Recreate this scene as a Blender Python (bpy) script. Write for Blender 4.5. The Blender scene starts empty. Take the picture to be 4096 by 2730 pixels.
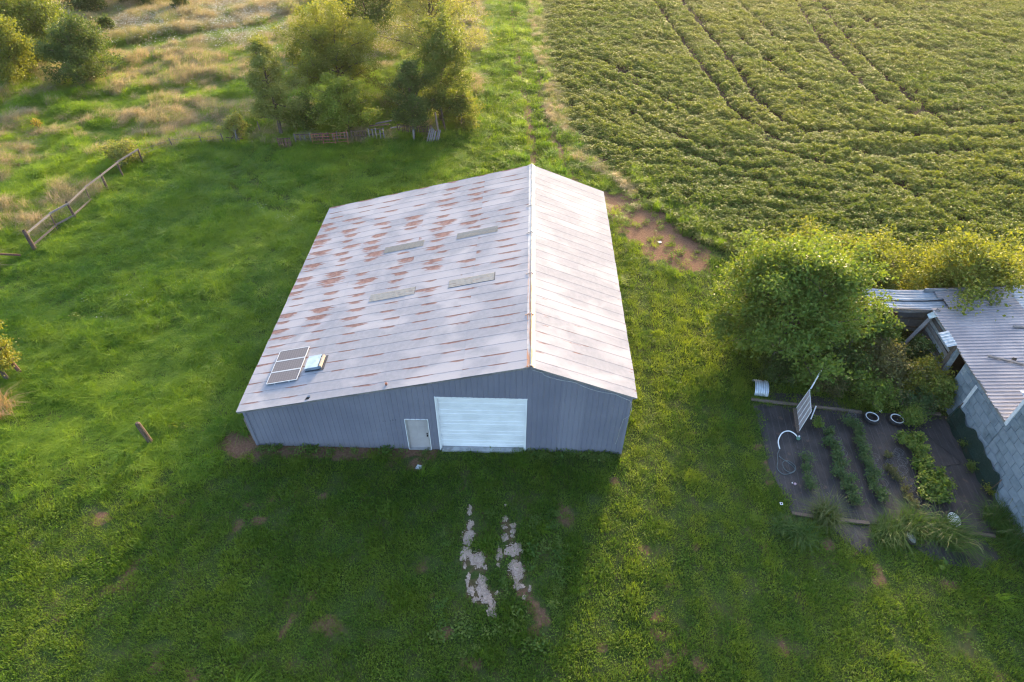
import bpy, math, random
import numpy as np
from mathutils import Vector, Matrix

# ------------------------------------------------------------------ camera, sky, sun, exposure
scene = bpy.context.scene
R = math.radians
cam_data = bpy.data.cameras.new("camera")
cam_data.sensor_width = 36.0
cam_data.lens = 22.0
cam_data.clip_end = 2000
cam = bpy.data.objects.new("camera", cam_data)
scene.collection.objects.link(cam)
_yaw, _pit, _rol = R(-1.132), R(42.672), R(0.495)
_fw = Vector((math.sin(_yaw)*math.cos(_pit), math.cos(_yaw)*math.cos(_pit), -math.sin(_pit)))
_r0 = Vector((math.cos(_yaw), -math.sin(_yaw), 0)); _u0 = _r0.cross(_fw)
_r = _r0*math.cos(_rol) + _u0*math.sin(_rol); _u = -_r0*math.sin(_rol) + _u0*math.cos(_rol)
cam.matrix_world = Matrix(((_r.x, _u.x, -_fw.x, 11.942), (_r.y, _u.y, -_fw.y, -17.556), (_r.z, _u.z, -_fw.z, 23.046), (0, 0, 0, 1)))
scene.camera = cam

SUN_EL, SUN_AZ = R(14), R(19)          # azimuth measured from +y (behind the barn) towards +x
world = bpy.data.worlds.new("World"); scene.world = world; world.use_nodes = True
wn = world.node_tree; wn.nodes.clear()
sky = wn.nodes.new("ShaderNodeTexSky"); sky.sky_type = 'NISHITA'; sky.sun_disc = False
sky.sun_elevation = SUN_EL; sky.sun_rotation = SUN_AZ; sky.air_density = 1.0; sky.dust_density = 3.0; sky.ozone_density = 1.6
bg = wn.nodes.new("ShaderNodeBackground"); bg.inputs[1].default_value = 0.15
wo = wn.nodes.new("ShaderNodeOutputWorld")
wn.links.new(sky.outputs[0], bg.inputs[0]); wn.links.new(bg.outputs[0], wo.inputs[0])
sd = bpy.data.lights.new("sun", 'SUN'); sd.energy = 2.5; sd.angle = R(5); sd.color = (1.0, 0.71, 0.39)
sun = bpy.data.objects.new("sun", sd); scene.collection.objects.link(sun)
_sdir = Vector((math.sin(SUN_AZ)*math.cos(SUN_EL), math.cos(SUN_AZ)*math.cos(SUN_EL), math.sin(SUN_EL)))
sun.rotation_euler = _sdir.to_track_quat('Z', 'Y').to_euler()
scene.view_settings.view_transform = 'Standard'
scene.view_settings.look = 'None'
scene.view_settings.exposure = 2.45
scene.view_settings.gamma = 1.0
scene.view_settings.use_curve_mapping = False
scene.cycles.use_denoising = True
scene.cycles.denoiser = 'OPENIMAGEDENOISE'
scene.cycles.denoising_input_passes = 'RGB_ALBEDO_NORMAL'
scene.cycles.denoising_prefilter = 'ACCURATE'
scene.cycles.filter_width = 1.2
scene.cycles.max_bounces = 6
scene.cycles.transparent_max_bounces = 8

# ------------------------------------------------------------------ helpers
rng = np.random.default_rng(7)
COL = scene.collection

def link(o, parent=None):
    COL.objects.link(o)
    if parent is not None:
        o.parent = parent
    return o

def tag(o, label=None, cat=None, group=None, kind=None):
    if label: o["label"] = label
    if cat: o["category"] = cat
    if group: o["group"] = group
    if kind: o["kind"] = kind
    return o

def empty(name, loc, rz=0.0, label=None, cat=None, group=None):
    o = bpy.data.objects.new(name, None); o.location = loc; o.rotation_euler = (0, 0, rz)
    o.empty_display_size = 0.1
    link(o); tag(o, label, cat, group); return o

def np_mesh(name, V, F, mat=None, attrs=None, smooth=False, uv=None):
    """V (n,3) array, F (m,k) array with equal-sized faces."""
    V = np.asarray(V, dtype=np.float32); F = np.asarray(F, dtype=np.int32)
    me = bpy.data.meshes.new(name)
    m, k = F.shape
    me.vertices.add(len(V)); me.vertices.foreach_set("co", V.ravel())
    me.loops.add(m*k); me.loops.foreach_set("vertex_index", F.ravel())
    me.polygons.add(m); me.polygons.foreach_set("loop_start", np.arange(m, dtype=np.int32)*k)
    me.polygons.foreach_set("use_smooth", np.full(m, smooth, dtype=bool))
    if attrs:
        for n_, a_ in attrs.items():
            at = me.attributes.new(n_, 'FLOAT', 'POINT'); at.data.foreach_set("value", np.asarray(a_, dtype=np.float32))
    if uv is not None:
        l = me.uv_layers.new(name="UVMap"); l.data.foreach_set("uv", np.asarray(uv, dtype=np.float32)[F.ravel()].ravel())
    me.update(); me.validate()
    if mat: me.materials.append(mat)
    return me

def add(name, me, parent=None, loc=None, rot=None):
    o = bpy.data.objects.new(name, me)
    if loc is not None: o.location = loc
    if rot is not None: o.rotation_euler = rot
    return link(o, parent)

class MB:
    """collects boxes, tubes and quads for one mesh"""
    def __init__(s): s.v = []; s.f = []
    def quad(s, *p):
        b = len(s.v); s.v += [tuple(q) for q in p]; s.f.append(tuple(range(b, b+len(p)))); return s
    def box(s, c, d, M=None, taper=1.0):
        b = len(s.v)
        for z in (-1, 1):
            t = taper if z > 0 else 1.0
            for x, y in ((-1, -1), (1, -1), (1, 1), (-1, 1)):
                p = Vector((x*d[0]/2*t, y*d[1]/2*t, z*d[2]/2))
                if M is not None: p = M @ p
                s.v.append((p.x+c[0], p.y+c[1], p.z+c[2]))
        for q in ((3, 2, 1, 0), (4, 5, 6, 7), (0, 1, 5, 4), (1, 2, 6, 5), (2, 3, 7, 6), (3, 0, 4, 7)):
            s.f.append(tuple(b+i for i in q))
        return s
    def beam(s, a, b_, w, t, up=(0, 0, 1)):
        a = Vector(a); b_ = Vector(b_); d = b_-a; L = d.length; d.normalize()
        u = Vector(up); x = d.cross(u)
        if x.length < 1e-4: x = d.cross(Vector((0, 1, 0)))
        x.normalize(); y = x.cross(d)
        M = Matrix((x, y, d)).transposed()
        return s.box((a+b_)/2, (w, t, L), M)
    def tube(s, path, r, n=6, cap=True):
        path = [Vector(p) for p in path]
        rr = r if isinstance(r, (list, tuple)) else [r]*len(path)
        b = len(s.v); ref = Vector((0.31, 0.17, 0.93)).normalized()
        for i, p in enumerate(path):
            d = (path[min(i+1, len(path)-1)]-path[max(i-1, 0)])
            if d.length < 1e-6: d = Vector((0, 0, 1))
            d.normalize(); x = d.cross(ref)
            if x.length < .05: x = d.cross(Vector((1, 0, 0)))
            x.normalize(); y = d.cross(x)
            for k in range(n):
                a = 2*math.pi*k/n; q = p + (x*math.cos(a)+y*math.sin(a))*rr[i]
                s.v.append(tuple(q))
        for i in range(len(path)-1):
            for k in range(n):
                k2 = (k+1) % n
                s.f.append((b+i*n+k, b+i*n+k2, b+(i+1)*n+k2, b+(i+1)*n+k))
        if cap:
            s.f.append(tuple(b+k for k in range(n))); e = b+(len(path)-1)*n
            s.f.append(tuple(e+n-1-k for k in range(n)))
        return s
    def lathe(s, prof, n=20, c=(0, 0, 0), M=None, close=False):
        b = len(s.v)
        for r_, z_ in prof:
            for k in range(n):
                a = 2*math.pi*k/n; p = Vector((r_*math.cos(a), r_*math.sin(a), z_))
                if M is not None: p = M @ p
                s.v.append((p.x+c[0], p.y+c[1], p.z+c[2]))
        m = len(prof)
        for i in range(m if close else m-1):
            for k in range(n):
                k2 = (k+1) % n; i2 = (i+1) % m
                s.f.append((b+i*n+k, b+i*n+k2, b+i2*n+k2, b+i2*n+k))
        return s
    def mesh(s, name, mat, smooth=False):
        me = bpy.data.meshes.new(name); me.from_pydata(s.v, [], s.f); me.update()
        if smooth: me.polygons.foreach_set("use_smooth", np.ones(len(me.polygons), dtype=bool))
        if mat: me.materials.append(mat)
        return me
    def build(s, name, mat, parent=None, loc=None, rot=None, smooth=False):
        return add(name, s.mesh(name, mat, smooth), parent, loc, rot)

# value noise --------------------------------------------------------------
_tab = np.random.default_rng(11).random((256, 256))
def vnoise(x, y, s=0):
    x = np.asarray(x, float)+s*17.31; y = np.asarray(y, float)+s*9.77
    xi = np.floor(x).astype(int); yi = np.floor(y).astype(int); fx = x-xi; fy = y-yi
    fx = fx*fx*(3-2*fx); fy = fy*fy*(3-2*fy)
    a = _tab[xi & 255, yi & 255]; b = _tab[(xi+1) & 255, yi & 255]; c = _tab[xi & 255, (yi+1) & 255]; d = _tab[(xi+1) & 255, (yi+1) & 255]
    return (a*(1-fx)+b*fx)*(1-fy)+(c*(1-fx)+d*fx)*fy
def fbm(x, y, s=0, o=4):
    t = 0; a = .5; n = 0
    for i in range(o):
        t = t+a*vnoise(x*2**i, y*2**i, s+i*3); n += a; a *= .5
    return t/n
def sstep(a, b, x): t = np.clip((x-a)/(b-a), 0, 1); return t*t*(3-2*t)
def seg_dist(x, y, pts):
    d = np.full(np.shape(x), 1e9)
    for (x0, y0), (x1, y1) in zip(pts[:-1], pts[1:]):
        dx, dy = x1-x0, y1-y0; t = np.clip(((x-x0)*dx+(y-y0)*dy)/(dx*dx+dy*dy+1e-9), 0, 1)
        d = np.minimum(d, np.hypot(x-x0-t*dx, y-y0-t*dy))
    return d
def in_poly(x, y, P):
    c = np.zeros(np.shape(x), bool); n = len(P); j = n-1
    for i in range(n):
        xi, yi = P[i]; xj, yj = P[j]
        c ^= ((yi > y) != (yj > y)) & (x < (xj-xi)*(y-yi)/((yj-yi) if abs(yj-yi) > 1e-9 else 1e-9)+xi); j = i
    return c

# node helpers --------------------------------------------------------------
class NT:
    def __init__(s, name):
        s.m = bpy.data.materials.new(name); s.m.use_nodes = True; s.t = s.m.node_tree; s.t.nodes.clear()
        s.out = s.t.nodes.new("ShaderNodeOutputMaterial")
    def n(s, typ, ins=None, **pr):
        nd = s.t.nodes.new(typ)
        for k, v in pr.items(): setattr(nd, k, v)
        for k, v in (ins or {}).items():
            if isinstance(v, bpy.types.NodeSocket): s.t.links.new(v, nd.inputs[k])
            else: nd.inputs[k].default_value = v
        return nd
    def math(s, op, a, b=0.0, clamp=False):
        return s.n("ShaderNodeMath", {0: a, 1: b}, operation=op, use_clamp=clamp).outputs[0]
    def mix(s, f, a, b, blend='MIX'):
        c = lambda v: v if isinstance(v, bpy.types.NodeSocket) else (*v, 1.0)[:4]
        return s.n("ShaderNodeMix", {0: f, 6: c(a), 7: c(b)}, data_type='RGBA', blend_type=blend).outputs[2]
    def ramp(s, f, stops):
        nd = s.n("ShaderNodeValToRGB", {0: f}); e = nd.color_ramp.elements
        while len(e) < len(stops): e.new(0.5)
        for i, (p, c) in enumerate(stops):
            e[i].position = p; e[i].color = (*c, 1) if len(c) == 3 else c
        return nd.outputs[0]
    def rng(s, f, a, b, c=0.0, d=1.0):
        return s.n("ShaderNodeMapRange", {0: f, 1: a, 2: b, 3: c, 4: d}, interpolation_type='SMOOTHSTEP').outputs[0]
    def noise(s, vec, scale, detail=3.0, rough=.55, dist=0.0):
        ins = {"Scale": scale, "Detail": detail, "Roughness": rough, "Distortion": dist}
        if vec is not None: ins["Vector"] = vec
        return s.n("ShaderNodeTexNoise", ins).outputs[0]
    def pos(s): return s.n("ShaderNodeNewGeometry").outputs["Position"]
    def obj(s): return s.n("ShaderNodeTexCoord").outputs["Object"]
    def rand(s): return s.n("ShaderNodeObjectInfo").outputs["Random"]
    def attr(s, name, inst=False): return s.n("ShaderNodeAttribute", attribute_name=name, attribute_type='INSTANCER' if inst else 'GEOMETRY').outputs["Fac"]
    def mapv(s, vec, scale): return s.n("ShaderNodeMapping", {0: vec, 3: scale}).outputs[0]
    def bump(s, h, strength, dist=0.02): return s.n("ShaderNodeBump", {"Height": h, "Strength": strength, "Distance": dist}).outputs[0]
    def pbsdf(s, col, rough=.6, metal=0.0, spec=.4, normal=None):
        ins = {"Base Color": col if isinstance(col, bpy.types.NodeSocket) else (*col, 1), "Roughness": rough, "Metallic": metal, "Specular IOR Level": spec}
        if normal is not None: ins["Normal"] = normal
        return s.n("ShaderNodeBsdfPrincipled", ins).outputs[0]
    def done(s, sh): s.t.links.new(sh, s.out.inputs[0]); return s.m

def simple(name, col, rough=.6, metal=0.0, var=.25, scale=6.0, bump=.15, spec=.35, dirt=None):
    """plain material with uneven tone, fine relief and per-piece variation"""
    t = NT(name); p = t.obj(); n1 = t.noise(p, scale, 5); n2 = t.noise(p, scale*7, 3)
    lo = tuple(c*(1-var) for c in col); hi = tuple(min(1, c*(1+var)) for c in col)
    c = t.mix(t.rng(n1, .3, .7), lo, hi); c = t.mix(t.math('MULTIPLY', t.rand(), var), c, tuple(x*.55 for x in col))
    if dirt: c = t.mix(t.rng(t.noise(p, scale*.6, 5), .55, .72), c, dirt)
    return t.done(t.pbsdf(c, rough, metal, spec, t.bump(n2, bump, .01)))

def wood(name, col, var=.4):
    t = NT(name); p = t.obj(); g = t.noise(t.mapv(p, (14, 14, 2.0)), 3, 5)
    n1 = t.noise(p, 2.2, 4)
    c = t.mix(t.rng(g, .3, .72), tuple(x*(1-var) for x in col), tuple(min(1, x*(1+var)) for x in col))
    c = t.mix(t.rng(n1, .5, .8), c, tuple(x*.5 for x in col)); c = t.mix(t.math('MULTIPLY', t.rand(), .5), c, tuple(x*.6 for x in col))
    return t.done(t.pbsdf(c, .85, 0, .2, t.bump(g, .4, .01)))

def foliage(name, c1, c2, c3=None, trans=.4, tcol=None, inst=False, rough=.55, spec=.3):
    """leaf or blade: c1..c2 by piece (attribute rnd), c3 mixed by the instance's own tint"""
    t = NT(name); c = t.mix(t.attr("rnd"), c1, c2)
    if c3 is not None: c = t.mix(t.attr("tint", inst), c, c3)
    tc = t.mix(1.0, c, tcol or (1.5, 1.35, .55), 'MULTIPLY')
    a = t.pbsdf(c, rough, 0, spec); b = t.n("ShaderNodeBsdfTranslucent", {0: tc}).outputs[0]
    return t.done(t.n("ShaderNodeMixShader", {0: trans, 1: a, 2: b}).outputs[0])

# ------------------------------------------------------------------ the lie of the land
SOY = [(27.9, 13.4), (24.35, 16.9), (21.3, 19.7), (19.55, 26.0), (17.3, 27.7), (15.5, 35.4), (14.9, 40.8), (13.8, 56.6), (13.2, 74.5), (12.6, 110)]
_sy = np.array([p[1] for p in SOY]); _sx = np.array([p[0] for p in SOY])
FABRIC = [(23.38, 3.32), (24.33, 3.2), (27.74, 2.95), (32.9, 2.75), (32.62, 0.5), (32.45, -2.4), (31.42, -3.72), (26.45, -3.24), (23.45, -2.82), (23.38, -2.10), (23.15, -0.55), (23.3, 1.13)]
FABRIC2 = [(24.75, -3.28), (25.2, -4.0), (25.85, -4.75), (26.5, -4.2), (26.5, -3.35)]
FABRIC3 = [(27.9, -4.25), (28.6, -5.0), (30.3, -5.1), (31.2, -4.6), (30.9, -3.8), (28.6, -3.7)]
FABRIC4 = [(24.4, 4.05), (26.0, 4.02), (27.7, 3.75), (28.3, 3.05), (24.3, 3.45)]
def soy_mask(x, y):
    e = np.interp(y, _sy, _sx)+.5*(vnoise(x*.6, y*.6, 4)-.5)
    return sstep(-.2, .5, x-e)*(y > 12.9+.6*vnoise(x*.5, y*.1, 3))
def pasture_mask(x, y):
    fx = np.interp(y, [-20, 6, 12.9, 15.3, 27.2], [-26, -21.5, -20.2, -19.5, -17.9])
    py = np.interp(x, [-60, -17.9, -15.7, -12.4, -8.1, 4.9, 6.4], [27.2, 27.2, 29.3, 30.3, 30.4, 32, 34])
    ex = np.interp(y, [30, 34, 39.5, 56, 74, 110], [6.2, 6.4, 7.6, 6.9, 5.3, 4])
    a = np.where(y < 27.2, sstep(-.3, .5, fx-x), sstep(-.3, .5, y-py)*sstep(-.4, .6, ex-x))
    return a
def hz(x, y):
    x = np.asarray(x, float); y = np.asarray(y, float)
    pm = pasture_mask(x, y)
    far = sstep(1.5, 7, np.maximum(np.maximum(-x, x-36), np.maximum(y-17.5, -6-y)))
    return far*(.28*(fbm(x*.16, y*.16, 2, 3)-.5)+.12*pm*(fbm(x*.5, y*.5, 5, 2)-.5)) + .02*(1-far)*(fbm(x*.8, y*.8, 8, 2)-.5)*(np.abs(y+4) < 3.6)
TRACKS = [[(-7.2, 33.3), (-9.5, 29.9), (-10.3, 26.2), (-9.7, 23.5), (-8.1, 21.7), (-4, 20)], [(-6.4, 31.6), (-8.3, 28.4), (-8.9, 25.5), (-8.1, 23.6), (-5.8, 22.4), (-2, 21)],
          [(9.1, 80), (10.6, 56.7), (12.0, 38.7), (12.5, 31.6), (12.6, 26), (12.2, 20)], [(11.4, 80), (12.9, 52.6), (13.5, 40.7), (14.1, 34.1), (15.1, 27.9), (16.3, 20)]]
DARKBAND = [(-40, 46), (-31.7, 51.9), (-28.3, 54.9), (-24.5, 57.9), (-18.5, 60.9), (-16, 67.1), (-14, 76)]
BARE = [(-5.13, -3.89, .5), (-6.66, -3.19, .35), (-2.23, -3.02, .4), (-2.32, -3.77, .35), (-1.73, -4.07, .35), (.16, -2.95, .2), (1.58, -2.83, .4), (3.57, -2.66, .3),
        (1.27, -3.84, .4), (-4.35, -5.37, .25), (-5.04, -5.73, .3), (2.43, -5.49, .22), (4.62, -5.58, .25), (-.41, -9.6, .4), (.77, -9.7, .3), (4.3, -6.9, .35), (1.02, -10, .4), (-5.2, -2.5, .3), (-4.4, -3.2, .3),
        (2.4, -2.5, .25), (19.46, -.12, .28), (23.1, -.7, .35), (19.2, -4.47, .3), (21.9, -4.46, .3), (17.4, -7.1, .36), (17.2, -7.4, .3), (17.5, -8.7, .42), (16.9, -9.1, .4), (17.9, -8.5, .3), (21.5, -8.5, .35), (17.06, -4.67, .28),
        (17.8, -6.06, .4), (15, -8.5, .3), (12.48, -7.0, .45), (12.77, -7.3, .4), (13.05, -7.6, .35), (9.4, -8.15, .4), (10.8, -7.84, .35), (8.83, -6.84, .3), (7.4, -.4, .55), (7.48, -.95, .5), (7.4, -.7, .5),
        (9.9, -4.2, .3), (9.75, -4.9, .25), (12.1, -6.6, .3), (11.4, -3.6, .25), (24.6, -4.2, .4), (25.6, -4.6, .4), (23.2, -3.1, .4), (22.95, .6, .35), (22.9, -.3, .35), (23.0, -1.3, .35), (23.0, 2.0, .3)]
GRAVEL = [(9.94,-3.12,.10,.22),(10.02,-3.78,.13,.21),(9.97,-4.35,.28,.29),(9.93,-5.04,.20,.33),(10.44,-5.32,.25,.39),(9.94,-5.59,.05,.13),(10.11,-6.16,.08,.25),(10.26,-6.59,.13,.18),(10.43,-6.92,.11,.12),(10.66,-6.36,.24,.34),(10.86,-6.82,.26,.21),(11.06,-7.20,.17,.29),(11.16,-7.48,.10,.11),(10.74,-5.64,.07,.09),(11.43,-2.82,.05,.05),(11.44,-3.45,.10,.15),(11.42,-3.85,.10,.09),(11.78,-3.77,.11,.14),(11.79,-4.05,.10,.13),(11.77,-4.24,.09,.10),(11.45,-4.34,.13,.17),(11.85,-4.86,.31,.29),(11.26,-5.06,.14,.25),(11.24,-5.51,.07,.09),(11.96,-5.73,.32,.39),(12.05,-6.36,.18,.15),(12.48,-6.44,.07,.12),(12.27,-6.78,.08,.08),(11.24,-6.65,.08,.08)]
def dirt_mask(x, y):
    nz = fbm(x*1.6, y*1.6, 6, 4)-.5; n2 = fbm(x*.7, y*.7, 16, 3)-.5
    m = np.zeros(np.shape(x))
    for bx, by, br in BARE:
        m = np.maximum(m, (.95 if br > .42 else .8)*(1-sstep(br*.25, br*1.0, np.hypot(x-bx, (y-by)*1.2)+nz*br*2.0)))
    for a_, b_, c_, d_ in GRAVEL:
        m = np.maximum(m, .45*(1-sstep(.85, 1.4, np.hypot((x-a_)/(c_+.10), (y-b_)/(d_+.10))+nz*.9)))
    # along the barn's front and left feet
    m = np.maximum(m, (x > -1.2)*(x < 8.2)*(1-sstep(.15, .75, np.abs(y+.25)+nz*.9+.15*(x > 5)))*(y < .3))
    m = np.maximum(m, (y > -.8)*(y < 15)*(1-sstep(.25, .9, np.abs(x+.35)+nz*1.3))*(x < .4)*(.75+.25*(y < 4)))
    m = np.maximum(m, 1-sstep(.6, 1.2, np.hypot(x+.7, y-.2)+nz*1.3))
    m = np.maximum(m, .8*(1-sstep(.3, .8, np.hypot(x+.5, y-12.8)+nz)))
    # worn ground between barn and bean field
    P = [(17.2, 23.2), (19.0, 19.5), (20.2, 16.2), (21.8, 14.6), (23.4, 15.0), (23.7, 16.4), (22.2, 18.6), (20.9, 21.0), (19.6, 23.6)]
    dd = seg_dist(x, y, P+[P[0]]); ins = in_poly(x, y, P)
    m = np.maximum(m, sstep(-.9, .1, np.where(ins, dd, -dd)+n2*2.4+nz*1.6+.1))
    tr_ = np.minimum(seg_dist(x, y, TRACKS[2]), seg_dist(x, y, TRACKS[3])); m = np.maximum(m, .85*(1-sstep(.18, .5, tr_+nz*.5))*(y > 17))
    # thin thatch in patches of the mown lawn
    m = np.maximum(m, .6*sstep(.66, .80, fbm(x*.9, y*.9, 21, 4))*(y < 2))
    return np.clip(m, 0, 1)

# ------------------------------------------------------------------ ground sheet
def axis(a, b, fine, lo, hi, coarse):
    return np.unique(np.round(np.concatenate([[-600, -300, -160], np.arange(a, lo, coarse), np.arange(lo, hi, fine), np.arange(hi, b, coarse), [b, b+40, b+120, b+300, b+600]]), 3))
gx = axis(-75, 95, .22, -13, 34, .8); gy = axis(-16, 95, .22, -11, 25, .8)
GX, GY = np.meshgrid(gx, gy); nx, ny = len(gx), len(gy)
GZ = hz(GX, GY)
ii = (np.arange(ny-1)[:, None]*nx+np.arange(nx-1)[None, :]).ravel()
t = NT("ground"); p = t.pos()
n1 = t.noise(p, .9, 5); n2 = t.noise(p, 9, 4); n3 = t.noise(p, 42, 3)
green = t.mix(t.rng(n2, .3, .7), (.030, .050, .012), (.060, .085, .022)); green = t.mix(t.rng(n1, .45, .7), green, (.075, .075, .03))
pas = t.mix(t.rng(n2, .3, .7), (.05, .08, .02), (.12, .11, .05)); green = t.mix(t.attr("pasture"), green, pas)
soil = t.mix(t.rng(n2, .3, .7), (.12, .061, .038), (.215, .120, .078)); soil = t.mix(t.rng(n3, .45, .65), soil, (.11, .07, .042))
green = t.mix(t.attr("field"), green, (.055, .042, .025))
c = t.mix(t.rng(t.math('ADD', t.attr("dirt"), t.math('MULTIPLY', t.math('SUBTRACT', n3, .5), .5)), .25, .6), green, soil)
MAT_GROUND = t.done(t.pbsdf(c, .95, 0, .1, t.bump(n3, .6, .03)))
g_me = np_mesh("ground", np.stack([GX.ravel(), GY.ravel(), GZ.ravel()], 1), np.stack([ii, ii+1, ii+nx+1, ii+nx], 1), MAT_GROUND,
               {"dirt": dirt_mask(GX, GY).ravel(), "pasture": pasture_mask(GX, GY).ravel(), "field": soy_mask(GX, GY).ravel()}, smooth=True)
tag(add("ground", g_me), kind="structure")

def wpart(name, me, thing, sub_of=None):
    """part whose mesh is in world coordinates, under an unrotated thing (or under one of its parts)"""
    o = bpy.data.objects.new(name, me)
    if sub_of is not None: return link(o, sub_of)
    o.location = -Vector(thing.location)
    return link(o, thing)

# ------------------------------------------------------------------ the barn
BW, BL = 16.54, 16.45
XL, ZL, XR, ZR, XG, ZG = -0.232, 2.527, 12.352, 5.673, 16.763, 4.004     # roof: left eave, ridge, right eave
YF, YB = -0.2, 16.64
def roof_z(x): return np.where(np.asarray(x) < XR, ZL+(np.asarray(x)-XL)*(ZR-ZL)/(XR-XL), ZR+(np.asarray(x)-XR)*(ZG-ZR)/(XG-XR))

t = NT("painted_siding"); p = t.pos(); n = t.noise(p, .6, 5); n2 = t.noise(t.mapv(p, (9, 9, .7)), 1.5, 4); n3 = t.noise(p, 30, 3)
sx = t.n("ShaderNodeSeparateXYZ", {0: p}).outputs
c = t.mix(t.rng(n, .3, .7), (.165, .165, .215), (.200, .198, .250)); c = t.mix(t.math('MULTIPLY', t.rng(n2, .55, .8), .5), c, (.13, .14, .17))
c = t.mix(t.math('MULTIPLY', t.rand(), .30), c, (.115, .12, .17))
splash = t.math('MULTIPLY', t.rng(sx[2], .55, 0.0), t.rng(n3, .35, .65)); c = t.mix(t.math('MULTIPLY', splash, .7), c, (.17, .15, .14))
SIDING = t.done(t.pbsdf(c, .5, 0, .35, t.bump(n, .08, .02)))
WHITE = simple("white_paint", (.75, .745, .77), .45, 0, .07, 1.2, .03, .4)
TRIMG = wood("grey_fascia", (.22, .21, .21), .35)
DARK = simple("dark_interior", (.012, .011, .010), .9, 0, .3)
CONC = simple("concrete", (.34, .34, .35), .9, 0, .25, 2.5, .3, .2, (.2, .18, .16))

def roof_material(name, left):
    t = NT(name); p = t.pos(); uv = t.n("ShaderNodeSeparateXYZ", {0: t.n("ShaderNodeUVMap", uv_map="UVMap").outputs[0]}).outputs
    u, v = uv[0], uv[1]; xyz = t.n("ShaderNodeSeparateXYZ", {0: p}).outputs
    blot = t.noise(t.mapv(p, (.30, .42, .3)), 1.3, 5, .55, .4); fine = t.noise(p, 5, 5)
    c = t.mix(t.rng(blot, .42, .60), (.235, .24, .265), (.335, .325, .343))
    c = t.mix(t.math('MULTIPLY', t.rng(fine, .4, .65), .35), c, (.31, .305, .34))
    c = t.mix(t.math('MULTIPLY', t.rand(), .22), c, (.20, .205, .25))
    comb = t.n("ShaderNodeCombineXYZ", {0: t.math('MULTIPLY', u, 1.15), 1: t.math('MULTIPLY', xyz[1], 10.0), 2: 0.0}).outputs[0]
    streak = t.noise(comb, 1.0, 5, .6)
    area = t.noise(t.mapv(p, (.14, .12, .1)), 1.0, 3)
    pulse = t.math('COSINE', t.math('MULTIPLY', t.math('SUBTRACT', u, .45), 2*math.pi/1.88))
    edge = t.math('MULTIPLY', t.math('ABSOLUTE', t.math('SUBTRACT', v, .93)), -1.0)     # near the side lap
    # rust starts at the nail lines over the purlins and creeps along the side laps
    rd = t.rand(); ph = t.math('ADD', t.math('DIVIDE', t.math('SUBTRACT', u, .45), 1.88), t.math('MULTIPLY', t.math('SUBTRACT', rd, .5), .34))
    cell = t.math('ROUND', ph); du = t.math('MULTIPLY', t.math('ABSOLUTE', t.math('SUBTRACT', ph, cell)), 1.88)
    wn_ = t.n("ShaderNodeTexWhiteNoise", {"Vector": t.n("ShaderNodeCombineXYZ", {0: cell, 1: t.math('MULTIPLY', rd, 97.0), 2: 0.0}).outputs[0]}, noise_dimensions='3D').outputs[0]
    rear = t.math('MULTIPLY', t.rng(xyz[1], 2.5, 8.5), t.rng(xyz[1], 17.5, 12.5)); ridge = t.rng(u, 8.0, 11.5)
    amt = t.math('MULTIPLY', t.math('ADD', .35, t.math('MULTIPLY', rear, 1.25)), t.math('ADD', .35, t.math('MULTIPLY', t.math('MULTIPLY', t.rng(area, .35, .62), t.rng(u, 12.5, 7.0)), 1.1)))
    b_ = t.math('ADD', .030, t.math('MULTIPLY', t.math('MULTIPLY', amt, wn_), .24)); a_ = t.math('ADD', .26, t.math('MULTIPLY', wn_, .38))
    dv = t.math('MULTIPLY', t.math('ABSOLUTE', t.math('SUBTRACT', v, .955)), .6)
    q_ = t.math('SQRT', t.math('ADD', t.math('POWER', t.math('DIVIDE', du, a_), 2.0), t.math('POWER', t.math('DIVIDE', dv, b_), 2.0)))
    d_ = t.math('ADD', q_, t.math('MULTIPLY', t.math('SUBTRACT', streak, .5), 3.2))
    if left:
        shown = t.math('GREATER_THAN', wn_, t.math('ADD', .10, t.math('MULTIPLY', ridge, .42)))
        k2 = t.math('MULTIPLY', t.math('MULTIPLY', t.rng(d_, 1.15, .80), shown), .78)
    else:
        k = t.math('ADD', streak, t.math('MULTIPLY', edge, .35)); k = t.math('ADD', k, t.math('MULTIPLY', t.math('SUBTRACT', area, .5), .5))
        k = t.math('ADD', k, t.math('MULTIPLY', t.rng(u, 4.2, 4.7), .10))
        k2 = t.math('MULTIPLY', t.rng(k, .63, .70), .7)
    rc = t.mix(t.rng(fine, .35, .65), (.150, .066, .048), (.240, .118, .085))
    lap = t.math('MULTIPLY', t.rng(v, .965, .985), t.rng(t.noise(comb, 2.2, 3), .25, .5))
    c = t.mix(t.math('MULTIPLY', lap, .6), c, (.16, .135, .135))
    c = t.mix(t.math('MULTIPLY', t.rng(t.math('ABSOLUTE', t.math('SUBTRACT', v, .5)), .06, .0), 0.0), c, (.3, .3, .3))
    c = t.mix(k2, c, rc)
    wave = t.noise(t.mapv(p, (1.5, 22, 1.5)), 1.0, 2)
    met = t.n("ShaderNodeMapRange", {0: k2, 3: .0, 4: .0}).outputs[0]
    ro = t.n("ShaderNodeMapRange", {0: k2, 3: .8, 4: .95}).outputs[0]
    nrm = t.bump(wave, .12, .01)
    b = t.n("ShaderNodeBsdfPrincipled", {"Base Color": c, "Roughness": ro, "Metallic": met, "Specular IOR Level": .03, "Normal": nrm}).outputs[0]
    return t.done(b)
ROOF_L = roof_material("galvanised_left", True); ROOF_R = roof_material("galvanised_right", False)

barn = empty("barn", (8.27, 8.2, 0), 0, "large grey steel barn with rust-streaked metal gable roof on the lawn", "barn")
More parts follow.
